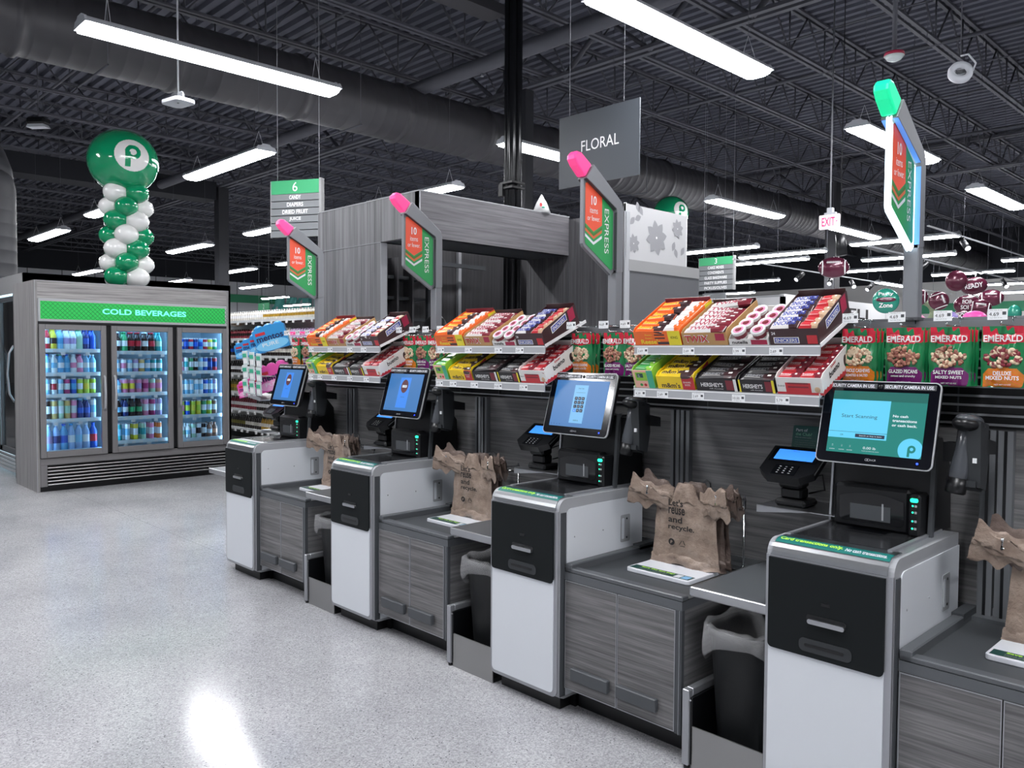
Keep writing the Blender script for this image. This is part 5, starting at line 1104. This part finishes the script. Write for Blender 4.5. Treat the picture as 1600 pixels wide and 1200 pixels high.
# teal draped fabric graphic and small number 2 sign beyond
b_ = MB(); nx, nz = 60, 14; vs = []; fs = []; ms = []
for j in range(nz+1):
    for i in range(nx+1): vs.append((.05*math.sin(i*.55+j*.25)+.03*math.sin(i*1.3-j*.5), i/nx*4.6, j/nz*1.6))
for j in range(nz):
    for i in range(nx): a = j*(nx+1)+i; fs.append((a, a+1, a+nx+2, a+nx+1))
mat('fabric_teal', '6cc9c0', .35, coat=.2); b_.add(vs, fs, 'fabric_teal', True); b_.box(-.06, -.05, 0, 4.6, 0, 1.6, 'dkgreen')
tag(b_.build('draped_banner'), 'teal rippled satin banner high on the far wall past the aisle shelves', 'banner', loc=(XW+.12, 23.0, 3.2)).scale = (1, 1, 1)
bpy.data.objects['draped_banner'].scale = (3, 1, 1)
# ============================================================ the wood clad booth
def wallpiece(name, kind, *bx):
    b_ = MB()
    for q in bx: b_.box(*q)
    return b_.build(name, kind=kind)
t = thing('wood_booth', 'grey wood clad service booth with an open front behind the lanes', 'booth', (-5.17, 4.0, 0))
ZB2 = 2.88; zH = 2.52
b_ = MB(); b_.box(-1.53, -.53, 0, .06, 0, zH, 'wood_v'); b_.box(-1.535, -1.53, -.002, .06, 0, ZB2, 'lgray'); b_.box(-.534, -.528, -.003, .061, 0, zH, 'lgray'); b_.build('wood_panel', t)
b_ = MB(); b_.box(-1.53, .0, -.003, .06, zH+.004, ZB2, 'wood_v'); b_.box(-1.53, .003, -.006, .06, ZB2, ZB2+.008, 'lgray'); b_.box(-1.53, -.53, -.004, 0, zH, zH+.004, 'lgray'); b_.build('front_header', t)
b_ = MB(); b_.box(-.55, .0, .06, 1.77, zH-.0, zH+.03, 'dgray'); b_.box(-.54, 0, .06, .12, zH+.03, ZB2, 'dgray'); b_.box(-.06, .003, -.003, 1.77, zH, ZB2, 'wood_side'); b_.box(-.56, -.5, .06, 1.77, zH, ZB2-.02, 'dgray'); b_.box(-.002, .005, -.005, .004, zH, ZB2+.008, 'lgray'); b_.box(-.06, .005, -.003, 1.775, ZB2, ZB2+.008, 'lgray'); b_.build('side_header', t)
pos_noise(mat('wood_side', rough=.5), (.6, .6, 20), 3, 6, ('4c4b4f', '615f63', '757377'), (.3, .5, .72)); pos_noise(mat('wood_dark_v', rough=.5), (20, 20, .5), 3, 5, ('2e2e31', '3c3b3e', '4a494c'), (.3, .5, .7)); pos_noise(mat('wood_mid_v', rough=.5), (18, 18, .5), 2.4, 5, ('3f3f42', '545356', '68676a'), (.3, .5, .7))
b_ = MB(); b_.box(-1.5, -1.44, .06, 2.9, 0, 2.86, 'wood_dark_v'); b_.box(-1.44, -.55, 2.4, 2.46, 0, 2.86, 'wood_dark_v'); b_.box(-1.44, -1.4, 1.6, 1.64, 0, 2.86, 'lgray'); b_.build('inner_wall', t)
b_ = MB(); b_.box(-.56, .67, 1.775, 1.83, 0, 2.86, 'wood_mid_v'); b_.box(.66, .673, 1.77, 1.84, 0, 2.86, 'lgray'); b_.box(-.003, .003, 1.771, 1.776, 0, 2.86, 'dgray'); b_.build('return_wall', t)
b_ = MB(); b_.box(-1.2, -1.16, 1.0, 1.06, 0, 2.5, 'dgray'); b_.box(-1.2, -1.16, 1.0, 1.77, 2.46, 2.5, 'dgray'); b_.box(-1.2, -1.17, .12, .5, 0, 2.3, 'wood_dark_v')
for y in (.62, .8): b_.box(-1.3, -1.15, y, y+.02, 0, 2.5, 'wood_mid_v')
for z in (1.9, 2.1, 2.3): b_.box(-1.44, -1.2, .1, 1.0, z, z+.03, 'dgray')
b_.build('inner_shelving', t)
b_ = MB(); b_.box(.61, .67, 1.83, 2.96, 0, 2.40, 'gray_clad'); b_.box(.60, .675, 1.83, 2.96, 2.34, 2.44, 'lgray2'); b_.build('grey_wall', t)
mat('gray_clad', '5a5b5f', .6)
t = thing('flower_screen', 'white screen with grey cut out flowers on top of the grey booth wall', 'screen', (-4.5, 5.78, 2.44))
b_ = MB(); b_.box(-.02, 0, 0, .96, 0, .49, 'frost'); b_.box(-.022, .003, .0, .006, 0, .50, 'paper'); b_.box(-.022, .003, .954, .96, 0, .49, 'paper'); b_.build('panel', t)
mat('frost', 'b4b4b6', .5); mat('flower_gray', '8b8b8f', .5)
def petal(cy, cz, a, r, w_, off=0):
    n_ = 12; pts = []
    for k in range(n_+1): u = k/n_; pts.append((u*r, w_*math.sin(math.pi*u**1.1)))
    for k in range(n_, -1, -1): u = k/n_; pts.append((u*r, -w_*math.sin(math.pi*u**1.1)))
    ca, sa = math.cos(a), math.sin(a); b_.add([(.001+off, cy+x*ca-y*sa, cz+x*sa+y*ca) for x, y in pts], [tuple(range(len(pts)))], 'flower_gray')
for cy, cz, r in ((.463, .23, .165), (.117, .145, .09), (.80, .35, .095)):
    b_ = MB()
    for k in range(8): petal(cy, cz, k*math.pi/4+.2, r, r*.27, k*.0002)
    b_.ball((.002, cy, cz), (.002, r*.07, r*.07), 'paper', 8, 6); b_.build('flower', t)
for cy, cz, a in ((.13, .36, .4), (.19, .43, 1.9), (.25, .41, 2.2), (.72, .13, 1.2), (.80, .07, 2.0), (.86, .10, 1.0), (.06, .31, .8)): b_ = MB(); petal(cy, cz, a, .10, .028); b_.build('leaf', t)
b_ = MB(); b_.lathe([(.085, 0), (.05, .09), (.004, .17)], 'paper', 18); b_.add([(.06, -.07+.02*math.cos(a*1.26), .06+.02*math.sin(a*1.26)) for a in range(5)], [tuple(range(5))], 'c_red')
b_.ball((.05, -.03, .04), (.02, .02, .012), 'c_mgreen', 8, 5); tag(b_.build('party_hat'), 'white paper cone hat with red and green marks standing on the booth edge', 'party hat', loc=(-5.22, 5.45, ZB2+.008))
b_ = MB(); b_.ball((0, 0, 0), (.2, .05, .22), 'black', 24, 14); b_.cyl((0, .0, -1.69), (0, 0, -.1), .03, 'black', 8); b_.lathe([(.25, -1.72), (.25, -1.69)], 'black', 20)
tag(b_.build('stool_back'), 'rounded black stool back inside the booth behind the second lane sign', 'stool', loc=(-5.72, 4.6, 1.72))
# ============================================================ hanging signs
def wires(b_, pts, z1, r=.003):
    for p in pts: b_.cyl(p, (p[0], p[1], z1), r, 'silver', 5)
t = thing('floral_sign', 'dark grey FLORAL sign hung on two wires above the booth', 'sign', (-5.51, 6.0, 3.22))
b_ = MB(); b_.box(0, .985, 0, .012, 0, .695, 'sign_slate'); b_.text('FLORAL', (.52, -.001, .32), X1, Z1, .105, 'paper', 'C', w=.46); b_.build('board', t)
mat('sign_slate', '3a3f46', .5)
b_ = MB(); wires(b_, ((.13, .006, .69), (.8, .006, .69)), ZT-3.22); b_.build('hanging_wire', t)
def aisle_sign(x, y, z, W_, H_, num, lines, blank, lab):
    t = thing('aisle_sign', lab, 'sign', (x, y, z), group='hanging aisle number signs')
    hh = H_*.235; b_ = MB(); b_.box(0, W_, 0, .04, H_-hh, H_, 'sign_green2'); b_.text(num, (W_/2, -.001, H_-hh*.83), X1, Z1, hh*.68, 'paper', 'C'); b_.build('number_panel', t)
    k_ = len(lines)+blank; sh = (H_-hh)/k_
    b_ = MB()
    for i in range(k_):
        z1_ = H_-hh-i*sh; b_.box(0, W_, 0, .03, z1_-sh+.006, z1_-.004, 'strip_gray')
        if i < len(lines): b_.text(lines[i], (W_/2, -.001, z1_-sh*.75), X1, Z1, sh*.55, 'paper', 'C', w=len(lines[i])*sh*.36, bold=True)
    b_.box(.0, W_, .03, .04, 0, H_-hh, 'dgray'); b_.build('category_strips', t)
    b_ = MB(); b_.box(W_, W_+.03, -.01, .06, 0, H_+.01, 'lgray2'); b_.box(-.01, 0, 0, .04, 0, H_, 'lgray2'); b_.build('edge_frame', t)
    b_ = MB(); wires(b_, ((W_*.12, .02, H_), (W_*.98, .02, H_)), ZT-z, .004); b_.build('hanging_wire', t); return t
mat('sign_green2', '3a9a68', .45, emit=.06); mat('strip_gray', '777a7d', .5)
sg6 = aisle_sign(-8.82, 4.64, 2.92, .63, .66, '6', ['CANDY', 'DIAPERS', 'DRIED FRUIT', 'JUICE'], 2, 'green number 6 aisle sign listing candy and diapers, hung left of the booth'); sg6.rotation_euler[2] = .52
aisle_sign(-9.05, 14, 2.84, .76, .65, '3', ['CAKE MIXES', 'CONDIMENTS', 'GLASS BAKEWARE', 'PARTY SUPPLIES', 'PICKLES/OLIVES'], 0, 'green number 3 aisle sign listing cake mixes and condiments')
t = thing('small_aisle_sign', 'small grey list sign just below the number 3 aisle sign', 'sign', (-9.6, 15.0, 2.55)); b_ = MB(); b_.box(0, .55, 0, .03, 0, .32, 'strip_gray')
for k, s_ in enumerate(('FOOD', 'MILK', 'PASTA', 'SOUP')): b_.text(s_, (.05+.15*(k > 0), -.001, .25-.07*k), X1, Z1, .035, 'paper')
b_.build('board', t); b_ = MB(); wires(b_, ((.05, .015, .3), (.5, .015, .3)), ZT-2.55); b_.build('hanging_wire', t)
t = thing('aisle_marker', 'tiny green number 2 sign in front of the teal banner', 'sign', (-30.0, 15.2, 3.05)); b_ = MB(); b_.box(0, .9, 0, .03, .15, .42, 'sign_green2'); b_.box(0, .9, 0, .03, 0, .14, 'strip_gray'); b_.text('2', (.45, -.001, .19), X1, Z1, .18, 'paper', 'C'); b_.build('board', t); b_ = MB(); wires(b_, ((.05, .015, .4), (.85, .015, .4)), ZT-3.05, .006); b_.build('hanging_wire', t)
t = thing('exit_sign', 'white EXIT sign with red letters hanging from a conduit', 'exit sign', (-5.56, 11.8, 3.46))
b_ = MB(); b_.box(0, .31, 0, .05, 0, .21, 'exit_white', .01); b_.text('EXIT', (.145, -.001, .04), X1, Z1, .13, 'exit_red', 'C', w=.2, bold=True); b_.add([(.262, -.002, .09), (.29, -.002, .105), (.262, -.002, .12)], [(0, 1, 2)], 'exit_red'); b_.build('sign_face', t)
mat('exit_white', 'f1e4ea', .4, emit=.75); mat('exit_red', 'e8285e', .4, emit=1.2)
b_ = MB(); b_.box(.08, .25, .0, .06, .21, .24, 'fixture'); b_.box(.12, .2, .0, .07, .24, .31, 'fixture'); b_.cyl((.16, .03, .3), (.16, .03, ZT-3.46), .012, 'silver', 8); b_.build('conduit_mount', t)
# ============================================================ balloon column on the cooler
mat('bal_green', '0b8a5c', .12, coat=.6); mat('bal_white', 'dededd', .15, coat=.5); mat('foil_maroon', '5c2238', .22, metal=.3, coat=.5); mat('foil_teal', '2a8f7a', .25, metal=.2, coat=.5)
def patch(b_, R_, d_, upv, rad, fn, n_=64, lift=1.003):
    d_ = Vector(d_).normalized(); u_ = Vector(upv).cross(d_).normalized(); w_ = d_.cross(u_)
    idx = {}; vs = []; fs = []; ms = []
    def P_(i, j):
        if (i, j) not in idx:
            a, c_ = (i/n_*2-1)*rad, (j/n_*2-1)*rad; rr = R_[0] if isinstance(R_, tuple) else R_
            p = (u_*(a/rr)+w_*(c_/rr)); l_ = min(p.length, .99); p = d_*math.sqrt(1-l_*l_)+p
            p = Vector((p.x*R_[0], p.y*R_[1], p.z*R_[2])) if isinstance(R_, tuple) else p*R_
            idx[i, j] = len(vs); vs.append(tuple(p*lift))
        return idx[i, j]
    for i in range(n_):
        for j in range(n_):
            x, y = ((i+.5)/n_*2-1), ((j+.5)/n_*2-1); m_ = fn(x, y)
            if m_: fs.append((P_(i, j), P_(i+1, j), P_(i+1, j+1), P_(i, j+1))); ms.append(m_)
    b_.add(vs, fs, ms, True)
def pfun(x, y):
    if x*x+y*y > 1: return None
    bx, by = x-.02, y-.18; r_ = math.hypot(bx, by)
    if r_ < .46 and r_ > .2: return 'bal_green'
    if -.44 < x < -.14 and -.74 < y < .2: return 'bal_green'
    return 'bal_white'
def balloon_column(name, lab, loc, layers=7, logo=True):
    t = thing(name, lab, 'balloon column', loc)
    EV = [('g', 'w', 'w', 'w')]
    # direction toward the camera in world space
    fx, fy = .946, -.325
    pat = [('e', 'w', 'g', 'w', 'g'), ('o', 'w', 'g', 'w', 'w'), ('e', 'g', 'w', 'g', 'w'), ('o', 'g', 'w', 'g', 'g'), ('e', 'w', 'g', 'w', 'g'), ('o', 'w', 'g', 'w', 'w'), ('e', 'g', 'w', 'g', 'w')]
    base = math.atan2(fy, fx); mesh = {}
    for k in range(layers):
        pk_ = pat[k]; z = 1.155-k*.172
        angs = [base-.785, base+.785, base+2.356, base-2.356] if pk_[0] == 'e' else [base-1.57, base, base+1.57, base+3.14]
        for c_, a in zip(pk_[1:], angs):
            key = c_
            if key not in mesh: b_ = MB(); b_.ball((0, 0, 0), (.165, .14, .128), 'bal_green' if c_ == 'g' else 'bal_white', 20, 12); o = b_.build('balloon', t); mesh[key] = o
            else: o = mesh[key].copy(); COL.objects.link(o)
            o.location = (.15*math.cos(a), .15*math.sin(a), z+random.uniform(-.008, .008)); o.rotation_euler = (0, 0, a)
    b_ = MB(); R_ = .405; b_.ball((0, 0, 0), (R_, R_, R_*.96), 'bal_green', 48, 28)
    if logo: patch(b_, (R_, R_, R_*.96), (.998, -.058, .044), (0, 0, 1), .195, pfun)
    o = b_.build('big_balloon', t); o.location = (0, -.03, 1.545)
    b_ = MB(); b_.cyl((0, 0, 0), (0, 0, 1.3), .012, 'silver', 8); b_.lathe([(.15, 0), (.15, .02)], 'silver', 20); b_.build('pole', t)
balloon_column('balloon_column', 'green and white balloon column with a big logo ball on the cooler', (-10.6, 3.63, 2.376))
# second ball rising behind the floral panel, on a tall stand
t = thing('balloon_stand', 'green logo balloon peeking over the white floral panel', 'balloon', (-9.08, 13.05, 0))
b_ = MB(); b_.ball((0, 0, 0), (.34, .34, .33), 'bal_green', 36, 20); patch(b_, (.34, .34, .33), (.83, -.25, .07), (0, 0, 1), .16, pfun); o = b_.build('big_balloon', t); o.location = (0, 0, 4.27)
b_ = MB(); b_.cyl((0, 0, 0), (0, 0, 3.98), .012, 'silver', 8); b_.lathe([(.2, 0), (.2, .02)], 'silver', 20); b_.build('pole', t)
# football and party foil balloons
def facing(x, y): return math.atan2(-x, y)*-1
def foil(name, lab, x, y, z, rx, rz, mat_, deco, grp=None, tilt=0, string=True, depth=.45):
    t = thing(name, lab, 'balloon', (x, y, z), math.atan2(x, -y)*-1+math.pi if False else -math.atan2(-x, y)*-1, grp)
    t.rotation_euler = (0, 0, math.atan2(y, x)-math.pi/2+ (math.pi if False else 0))
    b_ = MB(); b_.M = Matrix.Rotation(tilt, 4, 'Y'); b_.ball((0, 0, 0), (rx, rx*depth, rz), mat_, 28, 16); deco(b_, rx, rx*depth, rz); b_.build('foil_skin', t)
    b_ = MB()
    if string: b_.cyl((0, 0, -rz), (0, 0, -z+.01), .003, 'silver', 4); b_.lathe([(.04, -z), (.04, -z+.06)], mat_, 10); b_.build('ribbon', t)
    return t
def onf(b_, x, z, R_, lift=1.01):
    q = max(0, 1-(x/R_[0])**2-(z/R_[2])**2); return (x*1.0, -R_[1]*math.sqrt(q)*lift-.004, z)
def laces(b_, rx, ry, rz):
    R_ = (rx, ry, rz)
    for s_ in (-1, 1):
        b_.tube([onf(b_, s_*(rx*.72-.02*rx*math.cos(a*.5)), rz*.62*math.sin(a*.5), R_) for a in range(-3, 4)], rx*.05, 'paper', 5)
    b_.tube([onf(b_, rx*u*.09, rz*.45, R_) for u in range(-5, 6)], rz*.04, 'paper', 5)
    for k in range(-4, 5): b_.tube([onf(b_, rx*.1*k, rz*.33, R_), onf(b_, rx*.1*k, rz*.45, R_), onf(b_, rx*.1*k, rz*.57, R_)], rz*.03, 'paper', 4)
def words_on(lines, h):
    def f_(b_, rx, ry, rz):
        for k, s_ in enumerate(lines): b_.text(s_, (0, -ry*1.04-.004, rz*(.1*(len(lines)-1)-.35*0)-k*h*1.35-h*.5+(len(lines)-1)*h*.5), X1, Z1, h, 'paper', 'C', w=min(rx*1.3, len(s_)*h*.72), bold=True)
        R_ = (rx, ry, rz); b_.tube([onf(b_, rx*u*.1, rz*.72, R_) for u in range(-4, 5)], rz*.03, 'paper', 4)
        for k in range(-3, 4): b_.tube([onf(b_, rx*.1*k, rz*.64, R_), onf(b_, rx*.1*k, rz*.8, R_)], rz*.025, 'paper', 4)
    return f_
def plain(b_, rx, ry, rz): pass
def party(b_, rx, ry, rz):
    b_.text('Party', (-.0, -ry-.01, rz*.35), X1, Z1, rz*.33, 'paper', 'C', w=rx*1.1, bold=True); b_.ball((0, -ry*.97, rz*.08), (rx*.75, ry*.12, rz*.2), 'foil_maroon', 16, 8); b_.text('Touchdown', (0, -ry-.03, rz*.04), X1, Z1, rz*.1, 'paper', 'C', w=rx*.8)
    b_.text('Zone', (0, -ry-.01, -rz*.55), X1, Z1, rz*.36, 'paper', 'C', w=rx*1.0, bold=True)
FG = 'football foil balloons'
foil('football_balloon', 'lone football balloon with white laces high below the EXIT sign', -5.77, 12.8, 2.99, .235, .17, 'foil_maroon', laces, FG)
foil('party_balloon', 'round teal Party Zone balloon beside the green tipped sign pole', -5.17, 13.39, 2.46, .20, .20, 'foil_teal', party)
foil('football_balloon', 'football balloon half hidden by the green tipped sign pole', -5.22, 14.84, 2.6, .19, .16, 'foil_maroon', laces, FG)
foil('football_balloon', 'football balloon furthest to the side, beyond the FOR SOME balloon', -4.61, 16.85, 2.66, .21, .155, 'foil_maroon', laces, FG)
foil('football_balloon', 'laced football balloon overlapping the FOR SOME balloon from below', -4.27, 15.03, 2.38, .17, .15, 'foil_maroon', laces, FG, .15)
foil('football_balloon', 'maroon balloon lettered READY at the top of the bunch', -4.54, 15.6, 2.80, .21, .155, 'foil_maroon', words_on(['READY'], .085), FG, -.15)
foil('round_balloon', 'plain maroon round balloon left of the READY balloon', -4.73, 15.3, 2.88, .17, .18, 'foil_maroon', plain, FG)
foil('round_balloon', 'dark maroon round balloon left of the FOR SOME balloon', -4.86, 14.86, 2.52, .16, .16, 'foil_maroon', laces, FG, 1.2)
foil('football_balloon', 'maroon balloon lettered FOR SOME in the middle of the bunch', -4.50, 15.15, 2.45, .21, .165, 'foil_maroon', words_on(['FOR', 'SOME'], .07), FG)
foil('football_balloon', 'maroon balloon lettered FOOT at the bottom of the bunch', -4.43, 14.6, 2.19, .18, .14, 'foil_maroon', words_on(['FOOT', 'BALL'], .075), FG, -.1)
foil('round_balloon', 'small pale teal balloon at the edge of the picture above the last price tag', -4.01, 16.0, 2.32, .11, .15, 'foil_teal', plain, FG)
# coloured gift bags and wreath peeking over the rail
for k, (x, y, z, c_, nm) in enumerate(((-2.72, 7.7, 1.9, 'c_pink2', 'pink'), (-2.52, 7.9, 1.93, 'c_lilac', 'lilac'), (-2.34, 8.08, 1.93, 'c_mpink', 'hot pink'), (-2.16, 8.26, 1.88, 'c_lm2', 'yellow'))):
    mat('c_lm2', 'd6e04a', .5); b_ = MB(); b_.ball((0, 0, 0), (.105, .08, .07), c_, 14, 8); b_.cyl((0, 0, -z+.01), (0, 0, -.03), .05, 'c_mgreen', 8, r1=.07)
    tag(b_.build('wrapped_bouquet'), nm+' wrapped bouquet top showing above the slat grid rail', 'bouquet', 'wrapped bouquets', loc=(x, y, z))
b_ = MB(); b_.tube([(.19*math.cos(a*.4), 0, .19*math.sin(a*.4)) for a in range(17)], .05, 'wreath', 8); b_.cyl((0, 0, -2.3), (0, 0, -.2), .01, 'dgray', 6); mat('wreath', '8d9a7c', .8)
tag(b_.build('wreath'), 'pale green round wreath behind the sign pole of the Start Scanning lane', 'wreath', loc=(-5.3, 15.3, 2.35), rz=.3)
b_ = MB(); b_.lathe([(.03, 0), (.07, .02), (.05, .10), (.02, .14)], 'c_cblue', 10); b_.cyl((0, 0, -1.95), (0, 0, .01), .02, 'dgray', 6)
tag(b_.build('balloon_weight'), 'shiny blue balloon weight under the Party Zone balloon', 'balloon weight', loc=(-4.9, 12.9, 1.98))
# deli wall
DELIY = 2.75
t = thing('deli_canopy', 'white tiled deli canopy wall with dark letters beyond the sweets', 'wall', (-9.3, 18.0, 0))
b_ = MB(); b_.box(-6, 0, 0, .1, 0, 3.0, 'tile_white'); b_.box(-.1, 0, 0, 6.5, 0, 3.02, 'tile_white'); b_.box(-6, .004, -.004, .1, 2.96, 3.0, 'lgray')
for k in range(12):
    for j in range(6): b_.tube([(-5.8+k*.45, -.004, 1.2+j*.3), (-5.58+k*.45, -.004, 1.32+j*.3), (-5.35+k*.45, -.004, 1.2+j*.3)], .006, 'lgray', 4)
b_.build('tiled_wall', t); mat('tile_white', 'd2d2d4', .5)
b_ = MB(); b_.text('DELI', (.006, DELIY, 2.56), (0, 1, 0), Z1, .28, 'ink', 'L', w=2.1, bold=True); b_.build('lettering', t)
# track lights
mat('spot_black', '0f1014', .4)
RL = [(-8.0, 13.5, 25.5, 3.35), (-4.6, 13.5, 24.0, 3.6), (-5.3, 13.0, 24.0, 3.3)]
for k, (x, ya, yb_, z) in enumerate(RL):
    b_ = MB(); b_.box(x-.015, x+.015, ya, yb_, z, z+.02, 'silver'); y = ya+1.7
    while y < yb_: b_.cyl((x, y, z), (x, y, ZT), .004, 'ceil_steel', 4); y += 2.2
    tag(b_.build('light_track'), '%s of the thin ceiling tracks carrying black spotlights near the balloons' % ORD[k+1], 'track', 'spotlight tracks')
SPT = [(0, 16.2), (0, 17.6), (0, 18.7), (0, 19.8), (0, 22.5), (1, 15.2), (2, 15.4), (2, 18.4), (2, 20.2), (1, 21), (2, 22.3)]; src = None
for n_, (k, y) in enumerate(SPT):
    if src is None:
        src = thing('track_spotlight', 'x', 'spotlight', group='black track spotlights'); b_ = MB(); b_.cyl((0, 0, 0), (0, 0, -.1), .012, 'spot_black', 8); b_.build('stem', src)
        b_ = MB(); b_.cyl((0, .05, -.06), (.03, -.12, -.2), .05, 'spot_black', 14); b_.build('head', src); b_ = MB(); b_.cyl((.03, -.12, -.2), (.0305, -.123, -.2025), .044, 'lens', 14); b_.build('lens', src)
        mat('lens', 'f4f6ff', emit=4); o = src
    else: o = dup(src)
    o.location = (RL[k][0], y, RL[k][3]); o.rotation_euler = (0, 0, (n_ % 3-1)*.6); o['label'] = 'black spotlight, %s on the %s track near the balloons' % (ORD[1+sum(1 for q in SPT[:n_] if q[0] == k)], ORD[k+1])
b_ = MB(); b_.cyl((0, 0, 0), (.03, 0, -.3), .07, 'spot_black', 16); b_.cyl((0, 0, 0), (0, 0, ZT-3.3), .006, 'spot_black', 5); tag(b_.build('hanging_spotlight'), 'large black cylinder spotlight beside the EXIT sign', 'spotlight', loc=(-5.05, 11.4, 3.3))
# ceiling bits
b_ = MB(); b_.M = Matrix.Rotation(math.radians(65), 4, 'X') @ Matrix.Rotation(.5, 4, 'Y'); b_.lathe([(.05, .0), (.055, .03), (.09, .035), (.10, .0), (.095, -.03), (.05, -.03)], 'fixture', 28); b_.lathe([(.048, .0), (.01, -.02)], 'dgray', 20)
b_.M = Matrix.Identity(4); b_.tube([(.09, .03, 0), (.12, 0, .05), (.06, 0, .14), (0, 0, .14)], .008, 'fixture', 6); b_.cyl((0, 0, .13), (0, 0, ZT-4.04), .005, 'ceil_steel', 5)
tag(b_.build('ceiling_speaker'), 'white round hanging speaker high above the last lane', 'speaker', loc=(-2.4, 7.72, 4.04))
t = thing('ceiling_strobe', 'red and white ceiling strobe on a black stem, above the green tipped sign', 'alarm', (-3.0, 7.83, 4.36)); b_ = MB(); b_.lathe([(.09, .0), (.085, .03), (.04, .045)], 'c_berry', 20); b_.build('base', t); b_ = MB(); b_.lathe([(.02, -.05), (.06, -.035), (.088, .0)], 'clear_pack', 20); b_.build('lens', t); b_ = MB(); b_.cyl((0, 0, .04), (0, 0, ZB-4.36+.05), .022, 'ceil_steel', 10); b_.build('stem', t)
t = thing('motion_sensor', 'white oblong sensor hanging on a rod in front of the round duct', 'sensor', (-8.11, 3.28, 4.03)); t.rotation_euler[2] = .2
b_ = MB(); b_.prism(rrect(-.15, .15, -.11, .11, .06), 2, 0, .035, 'fixture'); b_.ball((.03, -.02, -.002), (.012, .012, .006), 'lgray', 10, 6); b_.build('housing', t, bevel=.012); b_ = MB(); b_.tube([(-.08, 0, .035), (-.08, 0, .1), (-.06, 0, .11), (.06, 0, .11), (.08, 0, .1), (.08, 0, .035)], .006, 'fixture', 6); b_.box(-.05, .05, -.04, .04, .035, .1, 'dgray'); b_.cyl((0, 0, .1), (0, 0, ZB-4.03+.3), .009, 'silver', 8); b_.build('mount', t)
b_ = MB(); b_.box(-.17, .17, -.1, .1, -.12, .0, 'black', .03); b_.prism([(-.14, -.12), (.14, -.12), (.17, -.17), (-.17, -.17)], 1, -.08, .08, 'fixture'); b_.cyl((0, 0, 0), (0, 0, 1.55), .01, 'ceil_steel', 6)
tag(b_.build('wireless_unit'), 'small black and white wireless unit hung high above the elbow duct', 'wireless unit', loc=(-15.87, 4.0, 5.6), rz=.7)
# sprinkler heads catching light
for k, (x, y) in enumerate(((-7.6, 4.5), (-9.6, 8.65), (-3.9, 8.65), (-12.9, 4.5), (-6.2, 13.6), (-2.2, 8.65), (-15.2, 4.5))):
    b_ = MB(); b_.cyl((0, 0, .0), (0, 0, -.05), .01, 'silver', 8); b_.lathe([(.03, -.055), (.03, -.05)], 'silver', 12)
    tag(b_.build('sprinkler_head'), 'small shiny sprinkler head under a roof pipe, %s of those in sight' % ORD[k+1], 'sprinkler', 'sprinkler heads', loc=(x, y, (6.43 if y != 8.65 else 5.98)))
